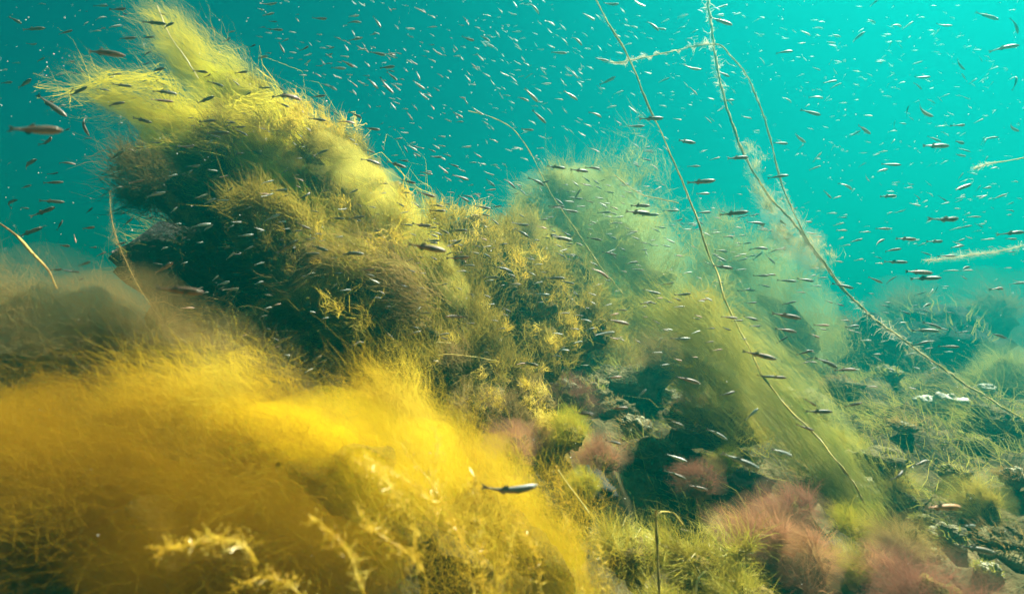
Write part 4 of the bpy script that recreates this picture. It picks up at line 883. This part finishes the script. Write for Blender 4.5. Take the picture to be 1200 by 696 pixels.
LOOK = {'d': 'dark', 'n': 'olive grey', 'o': 'pinkish', 's': 'silvery', 'r': 'bright orange', 'p': 'rosy'}
CELLS = [  # x0 x1 y0 y1 place
    (0, 140, 0, 60, 'in the top left corner'), (140, 300, 0, 60, 'around the upper pale plume tip'), (0, 120, 60, 140, 'in blue water left of the plume tips'),
    (120, 310, 60, 135, 'between the two pale plume tips'), (0, 120, 140, 215, 'left of the lower pale plume tip'), (120, 310, 135, 180, 'in front of the lower pale plume tip'),
    (0, 120, 215, 345, 'above the brown twig at the left edge'), (120, 215, 180, 345, 'beside the pale fuzzy thread at left'), (215, 300, 180, 345, 'in front of the dark rock face'),
    (300, 400, 0, 90, 'in open water above the largest plume'), (300, 430, 90, 180, 'along the crest of the largest plume'), (400, 500, 0, 90, 'in open water at top left of centre'),
    (500, 620, 0, 90, 'in open water at top centre'), (430, 520, 90, 180, 'in open water right of the largest plume'), (520, 640, 90, 190, 'in open water above the mounds'),
    (620, 700, 0, 100, 'just left of the thin cord near the top'), (700, 790, 0, 100, 'between the thin cord and the pale streamer'), (640, 790, 100, 190, 'beside the thin cord above the hazy plume'),
    (790, 900, 0, 100, 'beside the thick cord near the top'), (790, 900, 100, 190, 'beside the thick cord below the streamer'), (900, 1000, 0, 100, 'in bright water right of the looping strand'),
    (1000, 1100, 0, 100, 'in bright water at top right'), (1100, 1201, 0, 100, 'in the top right corner'), (900, 1000, 100, 190, 'in open water right of the looping strand'),
    (1000, 1100, 100, 190, 'in open water well right of the cords'), (1100, 1201, 100, 190, 'near the upper streamer at the right edge'), (300, 420, 180, 345, 'in front of the body of the largest plume'),
    (420, 520, 180, 260, 'over the saddle right of the largest plume'), (520, 620, 190, 260, 'above the crumbly mounds'), (420, 520, 260, 345, 'in front of the crumbly mounds on their left'),
    (520, 620, 260, 345, 'in front of the crumbly mounds on their right'), (620, 700, 190, 260, 'in front of the crown of the hazy plume'), (700, 800, 190, 260, 'between the hazy plume and the thin cord'),
    (620, 720, 260, 345, 'in the gap before the hazy plume'), (720, 800, 260, 345, 'low in front of the hazy plume'), (800, 900, 190, 270, 'between the thin cord and the web'),
    (800, 900, 270, 345, 'in front of the faint plume between the cords'), (900, 1000, 190, 270, 'right of the gauzy web'), (900, 1000, 270, 345, 'below the gauzy web'),
    (1000, 1100, 190, 260, 'in open water at mid right'), (1100, 1201, 190, 260, 'below the upper streamer at right'), (1000, 1100, 260, 345, 'above the far ridge left of the lower streamer'),
    (1100, 1201, 260, 345, 'around the lower streamer at right'), (0, 560, 345, 450, 'over the combed algae mat'), (560, 700, 345, 450, 'around the dark red tuft'),
    (700, 790, 345, 450, 'over the crusted stones'), (790, 870, 345, 450, 'over the olive tufted plume'), (870, 950, 345, 450, 'along the edge of the green veil'), (950, 1030, 345, 450, 'left of the thick cord over the seabed'),
    (1030, 1201, 345, 450, 'over the hazy boulders at right'), (560, 760, 450, 530, 'over the orange pink tuft'), (760, 900, 450, 530, 'before the dark overhang'), (900, 1201, 450, 530, 'over the grass at right'),
    (560, 700, 530, 696, 'before the golden cloud'), (700, 900, 530, 696, 'above the wiry tangle'), (900, 1201, 530, 696, 'over the rubble at lower right')]
SPECIAL = {(598, 573): 'large dark backed fish with pink belly swimming before the golden cloud', (42, 152): 'largest pinkish fish at the left edge, long and blurred', (99, 147): 'stubby pink fish diving steeply beside the lower pale plume tip',
           (1105, 594): 'bright orange fish over the rubble at lower right', (868, 540): 'large silvery fish slanting down above the big pink cloud', (211, 340): 'long orange fish above the brown veil at left',
           (500, 290): 'long red sided fish before the crumbly mounds', (535, 371): 'pinkish fish facing left over the combed algae mat', (1083, 131): 'silvery fish slanting down beside an upright dark one at right',
           (123, 62): 'long pinkish fish level with the upper pale plume tip', (192, 314): 'orange fish rising beside the pale fuzzy thread', (61, 124): 'dark fish with a bright flank diving at the far left'}
def place_name(x, y):
    for a, b, c, d, n in CELLS:
        if a <= x < b and c <= y < d: return n
    return 'in open water'
LIMITS = [  # fish must swim in front of what stands there: x0 x1 y0 y1 nearest distance of the growth
    (0, 560, 345, 480, 0.68), (60, 560, 10, 345, 0.72), (560, 700, 240, 450, 0.95), (560, 700, 450, 696, 0.38), (700, 1000, 345, 600, 0.72), (700, 1000, 450, 700, 0.60), (1000, 1201, 450, 696, 0.60), (600, 900, 190, 345, 1.6), (0, 130, 300, 345, 0.5)]
def depth_for(x, y, L, g):
    d = F * g.uniform(0.030, 0.040) / L
    if (x, y) == (598, 573): return 0.37
    for a, b, c, e, lim in LIMITS:
        if a <= x < b and c <= y < e: d = min(d, lim * g.uniform(0.86, 0.99))
    return min(d, 3.0)
def fish_matrix(x, y, L, ang, d, g):
    yaw = g.uniform(-28, 28) if L < 40 else g.uniform(-6, 6); size = (0.92 if L < 40 else 1.0) * L * d / F / max(0.8, math.cos(math.radians(yaw)))
    left = abs(ang) > 90
    tilt = (180 - ang if ang > 0 else -180 - ang) if left else ang
    m = Matrix.Rotation(math.radians(180 if left else 0), 4, 'Z')
    m = m @ Matrix.Rotation(math.radians(-tilt), 4, 'Y') @ Matrix.Rotation(math.radians(g.uniform(-25, 25)), 4, 'X')
    m = Matrix.Rotation(math.radians(yaw), 4, 'Z') @ m
    return Matrix.Translation(Vector([float(c) for c in P(x, y, d)])) @ m @ Matrix.Scale(size, 4)
gf = random.Random(77); PLACED = []
FISH.sort(key=lambda f: -f[2])
big, rest = FISH[:300], FISH[300:]
for (x, y, L, ang, k) in big:
    d = depth_for(x, y, L, gf); m = fish_matrix(x, y, L, ang, d, gf); bi = gf.randrange(len(BENDS))
    if bi == 3 and gf.random() < 0.6: bi = 0
    if L >= 24:
        o = empty('small_fish'); o.matrix_world = m
        link('body', LIB['bm', bi, k], o); link('tail_fin', LIB['tail', bi], o); link('dorsal_fin', LIB['dors', bi], o); link('anal_fin', LIB['anal', bi], o)
        for s in (-1, 1):
            link('pectoral_fin', LIB['pec', bi, s], o)
            e = link('eye', LIB['eye', bi, s], o); link('pupil', LIB['pup', bi, s], e)
    else:
        o = link('small_fish', LIB['sm', bi, k]); o.matrix_world = m
    size = 'large ' if L >= 40 else ('' if L >= 20 else 'small ')
    a = ang if abs(ang) <= 90 else 180 - ang
    pose = 'swimming level' if abs(a) <= 7 else ('rising' if a > 0 else 'diving') + (' steeply' if abs(a) > 32 else '')
    place = place_name(x, y)
    lab = SPECIAL.get((int(x), int(y)), f'{size}{LOOK[k]} fish {pose} {place}')
    tag(o, lab, 'fish', 'shoal fish ' + place); PLACED.append((lab, x, o))
RANK = {2: ['left of the two', 'right of the two'], 3: ['leftmost of three', 'middle of three', 'rightmost of three'], 5: ['leftmost of five', 'second from left of five', 'middle of five', 'fourth from left of five', 'rightmost of five'], 4: ['leftmost of four', 'second of four', 'third of four', 'rightmost of four']}
for lab in sorted({q[0] for q in PLACED}):
    same = sorted([q for q in PLACED if q[0] == lab], key=lambda q: q[1])
    if len(same) in RANK:
        for (l_, x_, o_), rk in zip(same, RANK[len(same)]):
            t_ = lab + ', ' + rk
            if len(t_.split()) > 16: t_ = t_.replace('swimming ', '').replace('olive grey', 'olive').replace(' right of the largest plume', ' by the largest plume')
            o_['label'] = t_ if len(t_.split()) <= 16 else lab

# the countless smaller ones
def shoal(rows, seed):
    g = random.Random(seed); Vs, Fs, mats = [], [], []; n = 0
    for (x, y, L, ang, k) in rows:
        d = depth_for(x, y, L, g); m = np.array(fish_matrix(x, y, L, ang, d, g)); bi = g.randrange(3)
        V, Fc = LIB['lo', bi]
        Vs.append(V @ m[:3, :3].T + m[:3, 3]); Fs.append(Fc + n); mats += [k] * len(Fc); n += len(V)
    return np.vstack(Vs), np.vstack(Fs), mats
for bi in range(3):
    x, h, wd, yc, zc = body_sections(BENDS[bi]); pick = [0, 3, 6, 9, 12, 14]; th = np.linspace(0, 2 * math.pi, 5, endpoint=False)
    V = np.stack([np.broadcast_to(x[pick][:, None], (6, 5)), yc[pick][:, None] + wd[pick][:, None] * np.cos(th), zc[pick][:, None] + h[pick][:, None] * np.sin(th)], axis=2).reshape(-1, 3)
    i = np.arange(30).reshape(6, 5); j = np.roll(i, -1, axis=1)
    Fc = np.stack([i[:-1].ravel(), i[1:].ravel(), j[1:].ravel(), j[:-1].ravel()], axis=1)
    V = np.vstack([V, [[-0.39, yc[0], 0.012], [-0.5, yc[0], 0.065], [-0.5, yc[0], -0.065], [-0.39, yc[0], -0.012]]]); Fc = np.vstack([Fc, [[30, 31, 32, 33]]])
    LIB['lo', bi] = (V, Fc)
g = random.Random(12); rows = list(rest)
def scatter(n, x0, x1, y0, y1, l0, l1, a0, a1, looks):
    for _ in range(n): rows.append((g.uniform(x0, x1), g.uniform(y0, y1), g.uniform(l0, l1), g.uniform(a0, a1), g.choice(looks)))
scatter(150, 300, 640, 0, 190, 4, 12, -60, 15, 'ssnnd'); scatter(150, 600, 900, 0, 200, 4, 12, -60, 30, 'ssnnd'); scatter(170, 880, 1200, 0, 250, 4, 11, -50, 60, 'ssnnd')
scatter(60, 0, 300, 0, 200, 5, 13, -20, 30, 'sddn'); scatter(70, 420, 780, 170, 300, 7, 15, -35, 10, 'ddns'); scatter(60, 640, 900, 250, 400, 8, 15, -30, 20, 'ddns')
scatter(60, 900, 1200, 230, 345, 6, 14, -20, 25, 'ddnso'); scatter(40, 940, 1130, 345, 460, 8, 14, -25, 20, 'nnds'); scatter(30, 200, 420, 200, 350, 8, 15, -10, 35, 'ssn'); scatter(25, 430, 640, 260, 400, 8, 14, -30, 20, 'nds'); scatter(14, 20, 200, 200, 330, 8, 15, -20, 30, 'd')
def flock(n, cx, cy, sx, sy, l0, l1, a, looks):       # a loose bunch that heads one way
    for _ in range(n): rows.append((g.gauss(cx, sx), g.gauss(cy, sy), g.uniform(l0, l1), g.gauss(a, 16), g.choice(looks)))
for q in ((40, 470, 80, 50, 35, 5, 11, -35), (35, 560, 60, 45, 30, 4, 10, -35), (40, 640, 110, 50, 30, 5, 11, -30), (30, 700, 50, 45, 28, 4, 9, -25), (30, 800, 90, 45, 30, 4, 10, -20), (35, 960, 70, 50, 30, 4, 10, -8), (35, 1080, 60, 55, 30, 4, 10, 5),
          (30, 1040, 160, 50, 30, 5, 11, 0), (25, 1130, 240, 45, 22, 5, 12, 4), (30, 560, 200, 45, 22, 6, 12, -28), (35, 690, 240, 50, 25, 7, 13, -12), (25, 840, 270, 35, 28, 6, 12, -5), (25, 380, 60, 35, 25, 5, 11, -10)):
    flock(*q, 'ssnndo')
scatter(70, 260, 640, 190, 430, 7, 14, -25, 25, 'soonnd'); scatter(60, 640, 1000, 240, 430, 7, 14, -25, 15, 'soonnd')
rows = [r_ for r_ in rows if -5 < r_[0] < 1205 and -5 < r_[1] < 480]
V, Fc, mk = shoal(rows, 9)
me = mesh_np('distant_fish', V, Fc, True); keys = ['d', 'n', 'o', 's']
for k in keys: me.materials.append(M.setdefault('far' + k, solid_mat('far_fish_' + k, {'d': [(.05, .05, .045), (.12, .11, .09)], 'n': [(.15, .14, .10), (.30, .27, .20)], 'o': [(.30, .18, .12), (.50, .32, .24)], 's': [(.40, .40, .33), (.66, .66, .60)]}[k], 60, 0.5, 0, 0.3)))
me.polygons.foreach_set('material_index', np.array([keys.index(k if k in keys else 'o') for k in mk], dtype=np.int32))
tag(link('distant_fish', me), 'countless tiny far off fish of the shoal scattered through the water', 'fish', None, 'stuff')

# drifting specks
gs = R(5); n = 1700
px = gs.uniform(0, 1200, n); py = np.where(gs.random(n) < 0.75, gs.uniform(0, 300, n), gs.uniform(300, 696, n)); dd = gs.uniform(0.30, 1.6, n)
C_ = np.array([P(a, b, c) for a, b, c in zip(px, py, dd)])
sz = 0.0010 * gs.uniform(0.15, 1.0, n) ** 2.0 * np.clip(dd, 0.3, 1.4)
tag(link('drifting_specks', octas('specks', C_, sz, gs, 1.8), None, M['speck']), 'tiny pale specks drifting in the water', 'specks', None, 'stuff')
print('TRIS all', TRIS[0])

# ------------------------------------------------------------------ the water itself
def haze_box():
    x0, x1, y0, y1, z0, z1 = -30, 30, -8, 58, -2.0, HAZE_TOP
    v = [(x, y, z) for z in (z0, z1) for y in (y0, y1) for x in (x0, x1)]
    f = [(0, 2, 3, 1), (4, 5, 7, 6), (0, 1, 5, 4), (2, 6, 7, 3), (0, 4, 6, 2), (1, 3, 7, 5)]
    me = bpy.data.meshes.new('haze'); me.from_pydata(v, [], f); me.update()
    m = bpy.data.materials.new('water_haze'); m.use_nodes = True; t = m.node_tree; t.nodes.clear()
    out = t.nodes.new('ShaderNodeOutputMaterial'); pv = t.nodes.new('ShaderNodeVolumePrincipled')
    pv.inputs['Color'].default_value = (*HAZE_COLOR, 1); pv.inputs['Density'].default_value = HAZE_DENSITY; pv.inputs['Anisotropy'].default_value = HAZE_G
    t.links.new(pv.outputs[0], out.inputs['Volume'])
    o = link('haze', me, None, m); tag(o, 'turquoise sea water that fades far things', 'haze', None, 'stuff')
haze_box()
